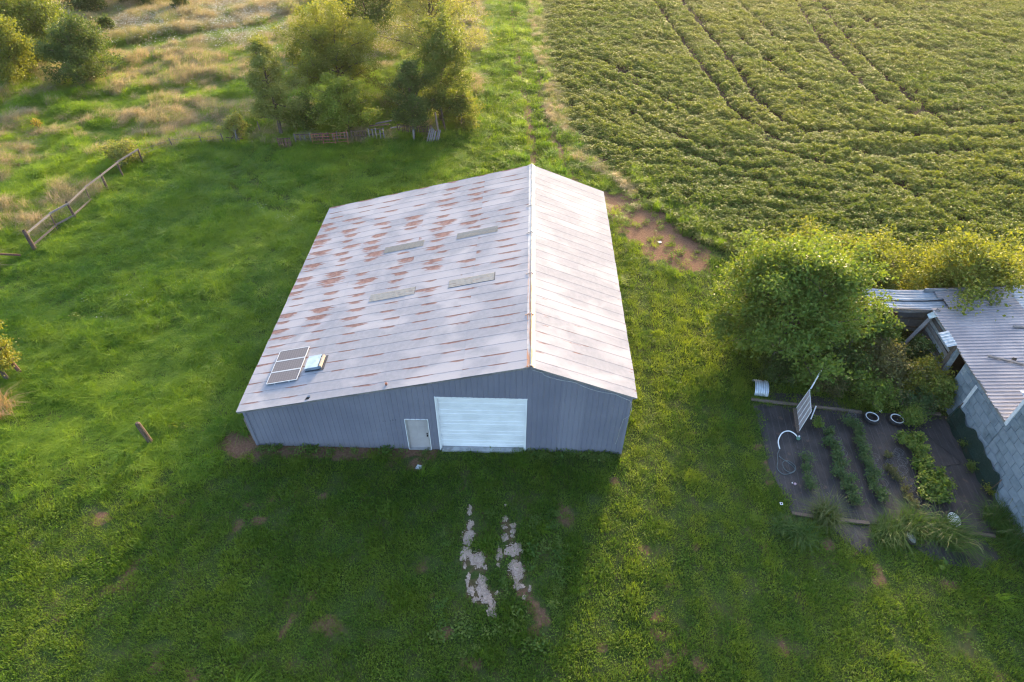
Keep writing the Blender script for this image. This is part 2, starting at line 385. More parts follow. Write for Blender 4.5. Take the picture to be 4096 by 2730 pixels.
# frame inside the walls, the slab under it
for c_, d_ in (((3.45, .08, 1.1), (6.7, .06, .12)), ((14.4, .08, 1.1), (4.0, .06, .12)), ((BW/2, BL-.08, 1.1), (BW-.2, .06, .12)), ((.08, BL/2, 1.1), (.06, BL-.4, .12)), ((BW-.08, BL/2, 1.1), (.06, BL-.4, .12))):
    wpart("wall_girt", MB().box(c_, d_).mesh("wall_girt", TRIMG), barn)
wpart("concrete_slab", MB().box((BW/2, BL/2+.05, .04), (BW-.1, BL-.2, .12)).mesh("concrete_slab", CONC), barn)
wpart("door_apron", MB().box((10.3, .07, .045), (3.66, .34, .17)).mesh("door_apron", CONC), barn)

GXa, GXb, GH = 8.363, 12.253, 3.614        # garage opening (outer trim)
DXa, DXb, DH = 6.941, 7.981, 2.118         # personnel door (outer frame)
def rib_profile(a, b):
    xs = []
    k = math.floor(a/.2286)
    while k*.2286 < b:
        c_ = k*.2286+.114
        for dx, d in ((-.030, 0), (-.012, .020), (.012, .020), (.030, 0)): xs.append((c_+dx, d))
        k += 1
    xs = [q for q in xs if a < q[0] < b]
    return [(a, 0.0)]+xs+[(b, 0.0)]
def siding(a, b, top, holes, M, name="siding_panel"):
    """ribbed sheet between a and b along a wall; M maps (along, out, z) to world"""
    pr = rib_profile(a, b); cuts = [q for h in holes for q in (h[0], h[1]) if a < q < b]
    for c_ in cuts:
        d = float(np.interp(c_, [q[0] for q in pr], [q[1] for q in pr])); pr.append((c_, d))
    pr = sorted(set(pr)); mb = MB()
    for (x0, d0), (x1, d1) in zip(pr[:-1], pr[1:]):
        if x1-x0 < 1e-6: continue
        mid = (x0+x1)/2; z0 = .03
        for h in holes:
            if h[0] < mid < h[1]: z0 = h[2]
        z0a = z0b = z0
        mb.quad(M(x0, d0, z0a), M(x1, d1, z0b), M(x1, d1, top(x1)), M(x0, d0, top(x0)))
    return mb
def wall(along, top, holes, M):
    k = 0.0
    while k < along-.05:
        e = min(k+.9144, along)
        me = siding(k, e, top, holes, M).mesh("siding_panel", SIDING)
        o = wpart("siding_panel", me, barn); k = e
wall(BW, lambda x: float(roof_z(x))-.05, [(GXa+.045, GXb-.045, GH-.045), (DXa+.045, DXb-.045, DH-.045)], lambda a, d, z: (a, -d, z))
wall(BW, lambda x: float(roof_z(BW-x))-.05, [], lambda a, d, z: (BW-a, BL+d, z))
wall(BL, lambda x: float(roof_z(0))-.04, [], lambda a, d, z: (-d, BL-a, z))
wall(BL, lambda x: float(roof_z(BW))-.04, [], lambda a, d, z: (BW+d, a, z))
for x, y in ((0, 0), (BW, 0), (0, BL), (BW, BL)):
    m = MB()
    zt = float(roof_z(x))-.04; sx_ = -1 if x == 0 else 1; sy_ = -1 if y == 0 else 1
    m.box((x+sx_*.0, y+sy_*.026, zt/2+.02), (.13, .012, zt-.04)); m.box((x+sx_*.026, y-sy_*.03, zt/2+.02), (.012, .12, zt-.04))
    wpart("corner_trim", m.mesh("corner_trim", SIDING), barn)
# dark void behind the openings
wpart("interior", MB().box((10.3, 1.2, 1.8), (4.2, .02, 3.5)).box((7.46, .6, 1.1), (1.3, .02, 2.1)).mesh("interior", DARK), barn)

# overhead door
gd = wpart("overhead_door", MB().box(((GXa+GXb)/2, .17, 1.82), (GXb-GXa-.1, .02, 3.45)).mesh("overhead_door", WHITE), barn)
zs = np.linspace(.135, GH-.06, 6)
for i in range(5):
    z0, z1 = zs[i]+.005, zs[i+1]-.005; a, b = GXa+.085, GXb-.085; H = z1-z0; mb = MB()
    prof = [(0, 0), (0, .020), (.28, .020), (.295, .033), (.315, .033), (.33, .020), (.62, .020), (.635, .033), (.655, .033), (.67, .020), (1.0, .020), (1.0, 0)]
    for (h0, d0), (h1, d1) in zip(prof[:-1], prof[1:]):
        mb.quad((a, .155-d0, z0+h0*H), (b, .155-d0, z0+h0*H), (b, .155-d1, z0+h1*H), (a, .155-d1, z0+h1*H))
    wpart("door_section", mb.mesh("door_section", WHITE), barn, gd)
wpart("bottom_seal", MB().box(((GXa+GXb)/2, .145, .132), (GXb-GXa-.18, .03, .012)).mesh("bottom_seal", simple("rubber", (.05, .04, .045), .8)), barn, gd)
m = MB()
m.box((GXa+.025, -.006, GH/2+.01), (.05, .05, GH-.02)); m.box((GXa+.07, .09, GH/2+.04), (.05, .14, GH-.10)); m.box((GXb-.025, -.006, GH/2+.01), (.05, .05, GH-.02)); m.box((GXb-.07, .09, GH/2+.04), (.05, .14, GH-.10))
m.box(((GXa+GXb)/2, .07, GH-.055), (GXb-GXa-.1, .16, .05))
wpart("door_trim", m.mesh("door_trim", WHITE), barn, gd)
for k in range(17):       # the white flashing shows between the siding's ribs
    x = GXa+.06+k*.2286
    wpart("flashing_tab", MB().box((x+.10, -.016, GH-.026), (.185, .010, .045+.012*(k % 3 == 0))).mesh("flashing_tab", WHITE), barn, gd)

# personnel door
TAN = simple("faded_door_paint", (.40, .365, .375), .5, 0, .08, 1.5, .03)
TANF = simple("door_frame_paint", (.36, .34, .335), .6, 0, .2, 2, .05)
pdoor = wpart("personnel_door", MB().box(((DXa+DXb)/2, .085, 1.05), (.90, .04, 1.96)).mesh("personnel_door", TAN), barn)
m = MB()
m.box((DXa+.05, .045, DH/2), (.05, .13, DH-.06)); m.box((DXb-.05, .045, DH/2), (.05, .13, DH-.06)); m.box(((DXa+DXb)/2, .045, DH-.045), (.94, .13, .04)); m.box(((DXa+DXb)/2, .03, .045), (.96, .17, .05))
wpart("door_frame", m.mesh("door_frame", TANF), barn, pdoor)
m = MB().box((DXa+.012, -.008, DH/2), (.025, .04, DH-.02)).box((DXb-.012, -.008, DH/2), (.025, .04, DH-.02)).box(((DXa+DXb)/2, -.008, DH+.0), (DXb-DXa, .04, .025))
wpart("outer_trim", m.mesh("outer_trim", WHITE), barn, pdoor)
cx = (DXa+DXb)/2
for (z0, z1) in ((.22, .80), (.95, 1.58), (1.72, 1.92)):
    for s in (-1, 1):
        a, b = cx+s*.19-.13, cx+s*.19+.13; mb = MB(); y0 = .064
        for (xa, za, xb, zb) in ((a, z0, b, z0), (b, z0, b, z1), (b, z1, a, z1), (a, z1, a, z0)): mb.beam((xa, y0, za), (xb, y0, zb), .022, .014, (0, 1, 0))
        mb.box(((a+b)/2, y0+.002, (z0+z1)/2), (b-a-.07, .008, z1-z0-.07))
        wpart("door_panel", mb.mesh("door_panel", TAN), barn, pdoor)
BLK = simple("black_metal", (.015, .014, .013), .35, .6)
for zc, r_ in ((1.10, .028), (.95, .036)):
    Mx = Matrix.Rotation(R(90), 3, 'X')
    mb = MB().lathe([(0.001, .0), (r_*1.1, .0), (r_*1.1, .012), (r_*.4, .016), (r_*.4, .035), (r_*.9, .045), (r_*.9, .06), (.001, .068)], 12, (DXb-.13, .064, zc), Mx)
    wpart("door_knob" if zc < 1 else "deadbolt", mb.mesh("knob", BLK, True), barn, pdoor)

# roof: deck of purlins, then every sheet
slL = Vector((XR-XL, 0, ZR-ZL)); LL = slL.length; slL.normalize(); nL = Vector((-slL.z, 0, slL.x))
slR = Vector((XG-XR, 0, ZG-ZR)); LR = slR.length; slR.normalize(); nR = Vector((-slR.z, 0, slR.x))
def LP(s_, y, h=0.0): return Vector((XL, y, ZL))+slL*s_+nL*h
def RP(s_, y, h=0.0): return Vector((XR, y, ZR))+slR*s_+nR*h
m = MB()
for s_ in np.arange(.45, LL, 1.88): m.beam(LP(s_, YF+.08, -.085), LP(s_, YB-.08, -.085), .05, .09, nL)
for s_ in np.arange(.5, LR, 1.1): m.beam(RP(s_, YF+.08, -.085), RP(s_, YB-.08, -.085), .05, .09, nR)
roof = wpart("roof", m.mesh("roof", TRIMG), barn)
def sheet_mesh(P, s0, s1, w, mat, lift, h0):
    """sheet from s0 to s1 along the slope, w across; its far edge laps over the next one"""
    V, UV, F = [], [], []; th = .004
    rows = [(0.0, 0.0), (.5, .001), (.97, lift*.8), (.982, lift+.004), (1.0, lift+.003)]
    for f_, h in rows:
        for s_ in (s0, (s0+s1)/2, s1):
            q = P(s_, f_*w, h0+h+(.004 if s_ == s0 else 0)); V.append(q); UV.append((s_, f_))
    nr = len(rows)
    for i in range(nr-1):
        for j in range(2): F.append((i*3+j, i*3+j+1, i*3+j+4, i*3+j+3))
    b = len(V)
    for s_ in (s0, (s0+s1)/2, s1): V.append(P(s_, 0, h0-th)); UV.append((s_, 0))
    for s_ in (s0, (s0+s1)/2, s1): V.append(P(s_, w, h0-th)); UV.append((s_, 1))
    F += [(b, b+1, 1, 0), (b+1, b+2, 2, 1)]
    e = (nr-1)*3; F += [(e, e+1, b+4, b+3), (e+1, e+2, b+5, b+4)]
    return np_mesh("roof_sheet", np.array([tuple(q) for q in V]), np.array(F), mat, uv=UV)
seams = [YF]+[.25+.6*k for k in range(27)]+[YB]
colsL = [0.0, 3.42, 6.83, 10.24, LL-.02]; colsR = [.02, 2.48, LR]
for cols, P, mat in ((colsL, LP, ROOF_L), (colsR, RP, ROOF_R)):
    for j in range(len(cols)-1):
        s0, s1 = cols[j], cols[j+1]
        if mat is ROOF_L: s0 -= .10*(j > 0); h0 = .003*j
        else: s1 += .10*(j == 0); h0 = .003*(1-j)
        cache = {}
        for i in range(len(seams)-1):
            w = round(seams[i+1]-seams[i], 3)
            if w not in cache: cache[w] = sheet_mesh(P, s0, s1, w+.004, mat, .006, h0)
            o = bpy.data.objects.new("roof_sheet", cache[w]); o.location = (random.Random(i*7+j).uniform(-.012, .012), seams[i], 0)
            link(o, roof)
# fibreglass skylight strips
t = NT("fibreglass"); p = t.pos(); y = t.n("ShaderNodeSeparateXYZ", {0: p}).outputs[1]
w_ = t.math('SINE', t.math('MULTIPLY', y, 2*math.pi/.085)); n = t.noise(t.mapv(p, (1, 6, 1)), 2, 4)
c = t.mix(t.rng(w_, -.5, .7), (.24, .20, .155), (.43, .37, .305)); c = t.mix(t.rng(n, .5, .75), c, (.27, .21, .17))
FIB = t.done(t.pbsdf(c, .6, 0, .4, t.bump(w_, .6, .01)))
for s0, s1, y0, y1 in ((4.86, 7.19, 5.97, 6.53), (8.92, 11.18, 5.97, 6.53), (4.86, 7.1, 10.1, 10.64), (8.94, 11.17, 10.1, 10.63)):
    V, F = [], []; n_ = 26
    for k in range(n_+1):
        yy = y0+(y1-y0)*k/n_; h = .022+.009*math.sin(k/n_*2*math.pi*6.5)
        V += [LP(s0, yy, h), LP(s1, yy, h)]
    for k in range(n_): F.append((2*k, 2*k+1, 2*k+3, 2*k+2))
    sk = wpart("skylight", np_mesh("skylight", np.array([tuple(q) for q in V]), np.array(F), FIB), barn, roof)
TAR = simple("roof_tar", (.05, .055, .07), .7, 0, .4, 8, .4)
m = MB()
m.beam(LP(11.2, 5.95, .018), LP(11.2, 6.56, .018), .035, .02, nL); m.beam(LP(8.9, 5.95, .016), LP(11.2, 5.95, .016), .018, .014, nL); m.beam(LP(7.2, 5.95, .016), LP(7.2, 6.55, .016), .02, .014, nL)
wpart("sealant", m.mesh("sealant", TAR), barn, roof)
# ridge cap in lengths, straps over the joints
t = NT("ridge_cap_metal"); p = t.pos(); n = t.noise(t.mapv(p, (10, .5, 4)), 1.6, 4)
yb = t.n("ShaderNodeSeparateXYZ", {0: p}).outputs
f = t.math('MULTIPLY', t.rng(n, .44, .56), t.rng(t.math('ADD', yb[1], t.math('MULTIPLY', n, 4)), 12.5, 4.0))
c = t.mix(f, t.mix(t.rng(t.noise(p, 3, 4), .35, .65), (.34, .32, .32), (.46, .43, .42)), (.42, .20, .11))
CAP = t.done(t.pbsdf(c, .5, .25, .4))
ys = [YF-.01, 3.0, 5.95, 9.4, 12.0, YB]
for i in range(5):
    mb = MB(); a, b = ys[i]+.01, ys[i+1]-.01; st = []
    for yy in (a, (a+b)/2, b):
        jit = .004*math.sin(i*3+yy)
        st.append([Vector((XR, yy, ZR))+(-slL)*.17+nL*.014, Vector((XR, yy, ZR))+(-slL)*.055+nL*.022, Vector((XR+jit, yy, ZR+.075)), Vector((XR, yy, ZR))+slR*.055+nR*.022, Vector((XR, yy, ZR))+slR*.17+nR*.014])
    for q0, q1 in zip(st[:-1], st[1:]):
        for k in range(4): mb.quad(q0[k], q0[k+1], q1[k+1], q1[k])
    wpart("ridge_cap", mb.mesh("ridge_cap", CAP), barn, roof)
for yy in ys:
    mb = MB(); yy = min(max(yy, YF+.04), YB-.04)
    mb.beam(Vector((XR, yy, ZR+.03))-slL*.26, (XR, yy, ZR+.085), .05, .02, nL).beam((XR, yy, ZR+.085), Vector((XR, yy, ZR+.03))+slR*.12, .05, .02, nR)
    wpart("ridge_strap", mb.mesh("ridge_strap", CAP), barn, roof)
# rake boards and drip edges
m = MB()
for P, L_, nn in ((LP, LL, nL), (RP, LR, nR)):
    for yy in (YF+.05, YB-.05): m.beam(P(0.02, yy, -.075), P(L_-.02, yy, -.075), .035, .11, nn)
m.beam(LP(.03, YF+.1, -.07), LP(.03, YB-.1, -.07), .03, .09, nL); m.beam(RP(LR-.03, YF+.1, -.07), RP(LR-.03, YB-.1, -.07), .03, .09, nR)
wpart("fascia", m.mesh("fascia", TRIMG), barn, roof)
for s0, s1 in ((1.0, 3.1), (4.3, 5.6), (6.9, 8.6), (9.3, 11.4)):       # torn flashing under the rake
    wpart("torn_flashing", MB().beam(LP(s0, YF-.012, -.045), LP(s1, YF-.022, -.075), .008, .05, nL).mesh("torn_flashing", TRIMG), barn, roof)
# torn hole, bent flap, small vent pipe
wpart("roof_hole", MB().quad(LP(3.22, -.09, .0135), LP(3.40, -.10, .0135), LP(3.44, .02, .0135), LP(3.28, .05, .0135)).mesh("roof_hole", DARK), barn, roof)
wpart("bent_flap", MB().quad(LP(3.28, .05, .014), LP(3.44, .02, .014), LP(3.46, .06, .07), LP(3.33, .09, .06)).mesh("bent_flap", ROOF_R), barn, roof)
wpart("vent_pipe", MB().lathe([(.05, -.02), (.05, .10), (.035, .10), (.035, .02)], 12, LP(6.86, .06, 0)).mesh("vent_pipe", simple("rusty_pipe", (.30, .13, .09), .8)), barn, roof)
# square roof vent with tarred flashing
m = MB(); a = [LP(2.76, 1.70, .02), LP(3.50, 1.70, .02), LP(3.50, 2.46, .02), LP(2.76, 2.46, .02)]; b = [LP(2.78, 1.72, .16), LP(3.44, 1.72, .16), LP(3.44, 2.44, .16), LP(2.78, 2.44, .16)]
for i in range(4): m.quad(a[i], a[(i+1) % 4], b[(i+1) % 4], b[i])
VENTM = simple("vent_metal", (.42, .50, .58), .45, .4, .2, 3)
hatch = wpart("roof_vent", m.mesh("roof_vent", simple("vent_curb", (.16, .20, .26), .7, .1, .4, 5)), barn, roof)
hatch["label"] = "square metal roof vent beside the solar panels"
m = MB(); m.quad(LP(2.75, 1.69, .165), LP(3.40, 1.69, .18), LP(3.40, 2.47, .18), LP(2.75, 2.47, .165)).quad(LP(2.75, 1.69, .165), LP(2.75, 1.69, .14), LP(3.40, 1.69, .155), LP(3.40, 1.69, .18))
wpart("vent_lid", m.mesh("vent_lid", VENTM), barn, roof)
wpart("vent_flashing", MB().beam(LP(3.57, 1.66, .018), LP(3.57, 2.52, .018), .12, .012, nL).beam(LP(2.72, 1.66, .016), LP(3.62, 1.64, .016), .09, .010, nL).mesh("vent_flashing", TAR), barn, roof)
wpart("wood_curb", MB().beam(LP(3.47, 1.74, .10), LP(3.47, 2.46, .10), .09, .12, nL).mesh("wood_curb", wood("pale_wood", (.55, .46, .36))), barn, roof)
# small holes in the siding left of the door
for k, (x, z, s_) in enumerate(((5.85, 1.93, .03), (6.0, 1.94, .02), (6.1, 1.95, .02), (6.32, 1.97, .035), (6.44, 2.02, .05), (6.56, 2.04, .03))):
    wpart("siding_dent", MB().box((x, -.004, z), (.022, .006, s_*1.6)).mesh("siding_dent", DARK), barn)
# loose wire along the right rake
pts = []
for k in range(41):
    f_ = k/40; s_ = .1+f_*(LR-.35); sag = .05+.12*abs(math.sin(f_*math.pi*2.4))*(f_ > .12)
    q = RP(s_, YF-.03, -.05-sag); pts.append(q)
pts += [(BW+.07, -.1, 3.45), (BW+.12, -.02, 3.0), (BW+.08, -.03, 2.7), (BW-.15, -.05, 2.5), (BW-.22, -.06, 1.9), (BW-.25, -.06, 1.2), (BW-.3, -.05, .8)]
tag(MB().tube(pts, .011, 5).build("loose_wire", simple("grey_wire", (.36, .36, .36), .6)), "thin grey wire sagging along the right gable edge of the barn", "wire")

# ------------------------------------------------------------------ solar panels on the roof
t = NT("solar_cells"); uv = t.n("ShaderNodeSeparateXYZ", {0: t.n("ShaderNodeUVMap", uv_map="UVMap").outputs[0]}).outputs
fx = t.math('ABSOLUTE', t.math('SUBTRACT', t.math('FRACT', t.math('MULTIPLY', uv[0], 12)), .5)); fy = t.math('ABSOLUTE', t.math('SUBTRACT', t.math('FRACT', t.math('MULTIPLY', uv[1], 6)), .5))
ln = t.math('MAXIMUM', t.rng(fx, .42, .48), t.rng(fy, .44, .49))
c = t.mix(t.math('MULTIPLY', ln, .7), (.12, .11, .118), (.22, .205, .215))
SOLAR = t.done(t.pbsdf(c, .5, 0, .15))
ALU = simple("aluminium_frame", (.55, .56, .58), .4, .3, .06)
for k, (y0, y1, lab) in enumerate(((2.60, 3.27, "upper solar panel of the three in a column on the barn roof"), (1.89, 2.56, "middle solar panel of the three in a column on the barn roof"), (1.18, 1.85, "lowest solar panel of the three, nearest the barn's front edge"))):
    e_ = empty("solar_module", tuple(LP(1.75, (y0+y1)/2, .03)), 0, lab, "solar panel", "solar panels on the barn roof")
    h = .075; a, b = 1.03, 2.49
    m = MB()
    for (s0, ya, s1, yb_) in ((a, y0, b, y0), (b, y0, b, y1), (b, y1, a, y1), (a, y1, a, y0)): m.beam(LP(s0, ya, h), LP(s1, yb_, h), .024, .034, nL)
    wpart("frame", m.mesh("frame", ALU), e_)
    me = np_mesh("glass", np.array([tuple(q) for q in (LP(a, y0, h+.012), LP(b, y0, h+.012), LP(b, y1, h+.012), LP(a, y1, h+.012))]), np.array([[0, 1, 2, 3]]), SOLAR, uv=[(0, 0), (1, 0), (1, 1), (0, 1)])
    wpart("cell_glass", me, e_)
    for s_ in (1.4, 2.1): wpart("mounting_rail", MB().beam(LP(s_, y0-.02, .035), LP(s_, y1+.02, .035), .05, .05, nL).mesh("mounting_rail", ALU), e_)
tag(MB().tube([LP(2.49, 1.45, .05), LP(2.6, 1.6, .03), LP(2.72, 1.75, .04), LP(2.78, 1.8, .06)], .012, 5).build("panel_cable", simple("cable_grey", (.2, .22, .26), .6)), "short cable from the solar panels to the roof vent", "cable")

# ------------------------------------------------------------------ leaf and blade geometry
def leaf_cloud(C, size, up=.35, rs=None, jit=.35, droop=0.0, aspect=.62):
    """folded diamond leaves at centres C (n,3)"""
    rs = rs or rng; n = len(C)
    N = rs.normal(size=(n, 3)); N[:, 2] = np.abs(N[:, 2])+up; N /= np.linalg.norm(N, axis=1)[:, None]
    A = rs.normal(size=(n, 3)); A[:, 2] -= droop; A -= N*(A*N).sum(1)[:, None]; A /= np.linalg.norm(A, axis=1)[:, None]+1e-9
    B = np.cross(N, A); sz = size*(1+jit*(rs.random(n)*2-1))[:, None]
    a = C-A*sz*.5; b = C+B*sz*.5*aspect+N*sz*.10; c_ = C+A*sz*.5-N*sz*.06; d = C-B*sz*.5*aspect+N*sz*.10
    V = np.stack([a, b, c_, d], 1).reshape(-1, 3); F = np.arange(4*n).reshape(n, 4)
    return V, F, np.repeat(rs.random(n), 4)
def blades(n, rad, hmin, hmax, width, bend, rs, wind=(0, 0), spread=.6, centre=0.0):
    """grass blades: two quads narrowing to a tip, bent over"""
    r_ = rad*np.sqrt(rs.random(n)); r_ = r_*(1-centre)+centre*r_*rs.random(n); th = rs.random(n)*2*np.pi
    B = np.stack([r_*np.cos(th), r_*np.sin(th), np.zeros(n)], 1); h = hmin+(hmax-hmin)*rs.random(n)
    az = rs.random(n)*2*np.pi; D = np.stack([np.cos(az), np.sin(az)], 1)*spread*rs.random(n)[:, None]+np.array(wind)
    D += (B[:, :2]/max(rad, 1e-6))*spread*.5
    S = np.stack([-np.sin(az), np.cos(az), np.zeros(n)], 1)*width*.5*(.7+.6*rs.random(n))[:, None]
    mid = B.copy(); mid[:, :2] += D*h[:, None]*.35; mid[:, 2] = h*.62
    tip = B.copy(); tip[:, :2] += D*h[:, None]*(.9+bend); tip[:, 2] = h*(1-.25*np.hypot(D[:, 0], D[:, 1])*(1+bend))
    V = np.stack([B-S, B+S, mid-S*.8, mid+S*.8, tip-S*.18, tip+S*.18], 1).reshape(-1, 3); i = np.arange(n)*6
    F = np.concatenate([np.stack([i, i+1, i+3, i+2], 1), np.stack([i+2, i+3, i+5, i+4], 1)])
    return V, F, np.repeat(rs.random(n), 6)
def joinm(*ps):
    V, F, A, o = [], [], [], 0
    for v, f, a in ps: V.append(v); F.append(f+o); A.append(a); o += len(v)
    return np.concatenate(V), np.concatenate(F), np.concatenate(A)

def scatter(name, label, cat, pts, scl, rot, tint, idx, protos, kind="stuff"):
    """one object whose points carry instances of the unlinked prototypes"""
    n = len(pts); me = bpy.data.meshes.new(name); me.vertices.add(n); me.vertices.foreach_set("co", np.asarray(pts, np.float32).ravel())
    def at(nm, ty, arr, key): a = me.attributes.new(nm, ty, 'POINT'); a.data.foreach_set(key, np.asarray(arr).ravel())
    at("scl", 'FLOAT_VECTOR', np.asarray(scl, np.float32), "vector"); at("rot", 'FLOAT_VECTOR', np.asarray(rot, np.float32), "vector")
    at("tint", 'FLOAT', np.asarray(tint, np.float32), "value"); at("idx", 'INT', np.asarray(idx, np.int32), "value")
    ng = bpy.data.node_groups.new(name+"_spread", 'GeometryNodeTree')
    ng.interface.new_socket("Geometry", in_out='INPUT', socket_type='NodeSocketGeometry'); ng.interface.new_socket("Geometry", in_out='OUTPUT', socket_type='NodeSocketGeometry')
    N = ng.nodes; L_ = ng.links; gi = N.new("NodeGroupInput"); go = N.new("NodeGroupOutput"); iop = N.new("GeometryNodeInstanceOnPoints"); jn = N.new("GeometryNodeJoinGeometry")
    for o in reversed(protos):
        oi = N.new("GeometryNodeObjectInfo"); oi.inputs[0].default_value = o; oi.inputs["As Instance"].default_value = True; L_.new(oi.outputs["Geometry"], jn.inputs[0])
    def na(nm, ty):
        q = N.new("GeometryNodeInputNamedAttribute"); q.data_type = ty; q.inputs[0].default_value = nm; return q.outputs[0]
    e2r = N.new("FunctionNodeEulerToRotation"); L_.new(na("rot", 'FLOAT_VECTOR'), e2r.inputs[0])
    L_.new(gi.outputs[0], iop.inputs["Points"]); L_.new(jn.outputs[0], iop.inputs["Instance"]); iop.inputs["Pick Instance"].default_value = True
    L_.new(na("idx", 'INT'), iop.inputs["Instance Index"]); L_.new(e2r.outputs[0], iop.inputs["Rotation"]); L_.new(na("scl", 'FLOAT_VECTOR'), iop.inputs["Scale"])
    L_.new(iop.outputs[0], go.inputs[0])
    o = bpy.data.objects.new(name, me); link(o); md = o.modifiers.new("spread", 'NODES'); md.node_group = ng
    tag(o, label, cat, None, kind); return o
def proto(name, vfa, mat):
    V, F, A = vfa; return bpy.data.objects.new(name, np_mesh(name, V, F, mat, {"rnd": A}))

# ------------------------------------------------------------------ grass over the land
GRASS = foliage("lawn_blade", (.040, .102, .009), (.112, .195, .020), (.205, .270, .032), .42, (1.5, 1.45, .4), True)
LONG = foliage("long_grass_blade", (.036, .112, .006), (.125, .240, .016), (.235, .335, .026), .42, (1.5, 1.45, .35), True)
DRY = foliage("dry_grass_blade", (.29, .225, .14), (.50, .415, .285), (.22, .25, .08), .40, (1.25, 1.1, .8), True)
SEED = foliage("pale_seed_head", (.45, .40, .27), (.62, .58, .42), (.50, .47, .38), .35, (1.1, 1.05, .9), True)
WEED = foliage("broad_weed_leaf", (.050, .115, .020), (.090, .165, .03), (.14, .19, .04), .4, None, True)
FLOWER = foliage("white_petal", (.62, .62, .56), (.78, .78, .72), None, .3, (1, 1, 1))
GOLD = foliage("gold_petal", (.36, .28, .03), (.50, .38, .05), None, .3, (1.1, 1, .6))
rs = np.random.default_rng(3)
lawn_p = [proto("tuft_a", blades(85, .30, .05, .12, .013, .3, rs), GRASS), proto("tuft_b", blades(85, .30, .04, .10, .013, .3, rs), GRASS), proto("tuft_c", blades(70, .24, .07, .17, .014, .4, rs), GRASS),
          proto("clover", joinm(blades(30, .28, .04, .1, .012, .3, rs), leaf_cloud(np.stack([rs.normal(0, .13, 60), rs.normal(0, .13, 60), .03+.06*rs.random(60)], 1), .055, 1.2, rs)), GRASS)]
long_p = [proto("long_a", blades(90, .30, .20, .48, .017, .6, rs, (.2, -.08)), LONG), proto("long_b", blades(90, .30, .16, .40, .017, .6, rs, (.16, .1)), LONG), proto("long_c", blades(80, .26, .25, .58, .018, .8, rs, (.28, -.12)), LONG)]
dry_p = [proto("dry_a", blades(95, .34, .35, .85, .016, .6, rs, (.45, -.15)), DRY), proto("dry_b", blades(95, .32, .3, .75, .016, .6, rs, (.4, .05)), DRY)]
def heads(n, rad, h0, h1, size): 
    a = rs.random(n)*2*np.pi; r_ = rad*np.sqrt(rs.random(n)); return leaf_cloud(np.stack([r_*np.cos(a), r_*np.sin(a), h0+(h1-h0)*rs.random(n)], 1), size, .8, rs, .4)
flower_p = [proto("flower_a", heads(14, .5, .55, .95, .07), FLOWER), proto("flower_b", heads(9, .45, .5, .9, .06), FLOWER), proto("flower_c", heads(10, .4, .5, .9, .06), SEED)]
weed_p = [proto("weed_a", leaf_cloud(np.stack([rs.normal(0, .13, 55), rs.normal(0, .13, 55), .04+.22*rs.random(55)], 1), .10, .7, rs), WEED), proto("weed_b", leaf_cloud(np.stack([rs.normal(0, .10, 40), rs.normal(0, .10, 40), .04+.35*rs.random(40)], 1), .08, .4, rs), WEED)]

def view_points(density, ymin=-13.5, ymax=86, lo=lambda y: -10-.85*(y+12), hi=lambda y: 31+.62*(y+12)*1.05):
    """random points over the ground that the place shows, thinned to a density per square metre"""
    out = []
    for y0 in np.arange(ymin, ymax, 2.0):
        xa, xb = lo(y0)-3, hi(y0)+4; d = density(y0); n = int((xb-xa)*2.0*d)
        out.append(np.stack([xa+(xb-xa)*rng.random(n), y0+2*rng.random(n)], 1))
    return np.concatenate(out)
SHED_O = Vector((32.55, .1, 0)); SV = Vector((.056, 1, 0)).normalized(); SU = Vector((1, -.056, 0)).normalized()
def free_mask(x, y):
    barn_ = (x > -.02) & (x < BW+.02) & (y > -.06) & (y < BL+.05)
    u = (x-32.55)*SU.x+(y-.1)*SU.y; v = (x-32.55)*SV.x+(y-.1)*SV.y
    shed_ = (u > -.05) & (u < 12) & (v > -7) & (v < 9.2)
    fab = in_poly(x, y, FABRIC) | in_poly(x, y, FABRIC2) | in_poly(x, y, FABRIC3) | in_poly(x, y, FABRIC4)
    return ~(barn_ | shed_ | fab)
def gravel_cover(x, y):
    m = np.zeros(np.shape(x), bool)
    for a, b, c_, d in GRAVEL: m |= ((x-a)/(c_+.13))**2+((y-b)/(d+.13))**2 < 1
    return m
def lay(pts): return np.stack([pts[:, 0], pts[:, 1], hz(pts[:, 0], pts[:, 1])-.01], 1)
def rots(n, tilt=.18): return np.stack([rng.normal(0, tilt, n), rng.normal(0, tilt, n), rng.random(n)*2*np.pi], 1)

P = view_points(lambda y: 17 if y < 8 else (12 if y < 30 else 7)); x, y = P[:, 0], P[:, 1]
soy = soy_mask(x, y); pas = pasture_mask(x, y); dirt = dirt_mask(x, y); ok = free_mask(x, y) & ~gravel_cover(x, y)
trk = np.minimum.reduce([seg_dist(x, y, T) for T in TRACKS])
mown = np.clip(sstep(1.0, -3.8, y)+sstep(15.8, 17.0, x)*(y < 20), 0, 1)     # front and right of the barn is mown
mown = np.maximum(mown, sstep(-3.5, -1.0, x)*(y < .3))
mown = np.maximum(mown, .55*sstep(16, 19, y)*(x > -3)*(pas < .5))
mown = np.maximum(mown, .82*sstep(6.5, 8.5, x)*(y > 24)*(pas < .5))
keep = ok & (soy < .3) & (pas < .5) & (rng.random(len(x)) > np.clip(dirt*1.05-.15, 0, .93))
keep &= (trk > .36) | (rng.random(len(x)) < .25)
lx, ly = x[keep], y[keep]; lm = mown[keep]; ltrk = trk[keep]; ld = dirt[keep]; n = len(lx)
wave = fbm(lx*.22+.25*ly, ly*.30-.1*lx, 31, 3); clump = fbm(lx*.9, ly*.9, 33, 3)
is_long = rng.random(n) < np.clip((1-lm)*1.25+.12*(clump-.55)*(lm > .3), 0, 1)
is_long &= ltrk > .35
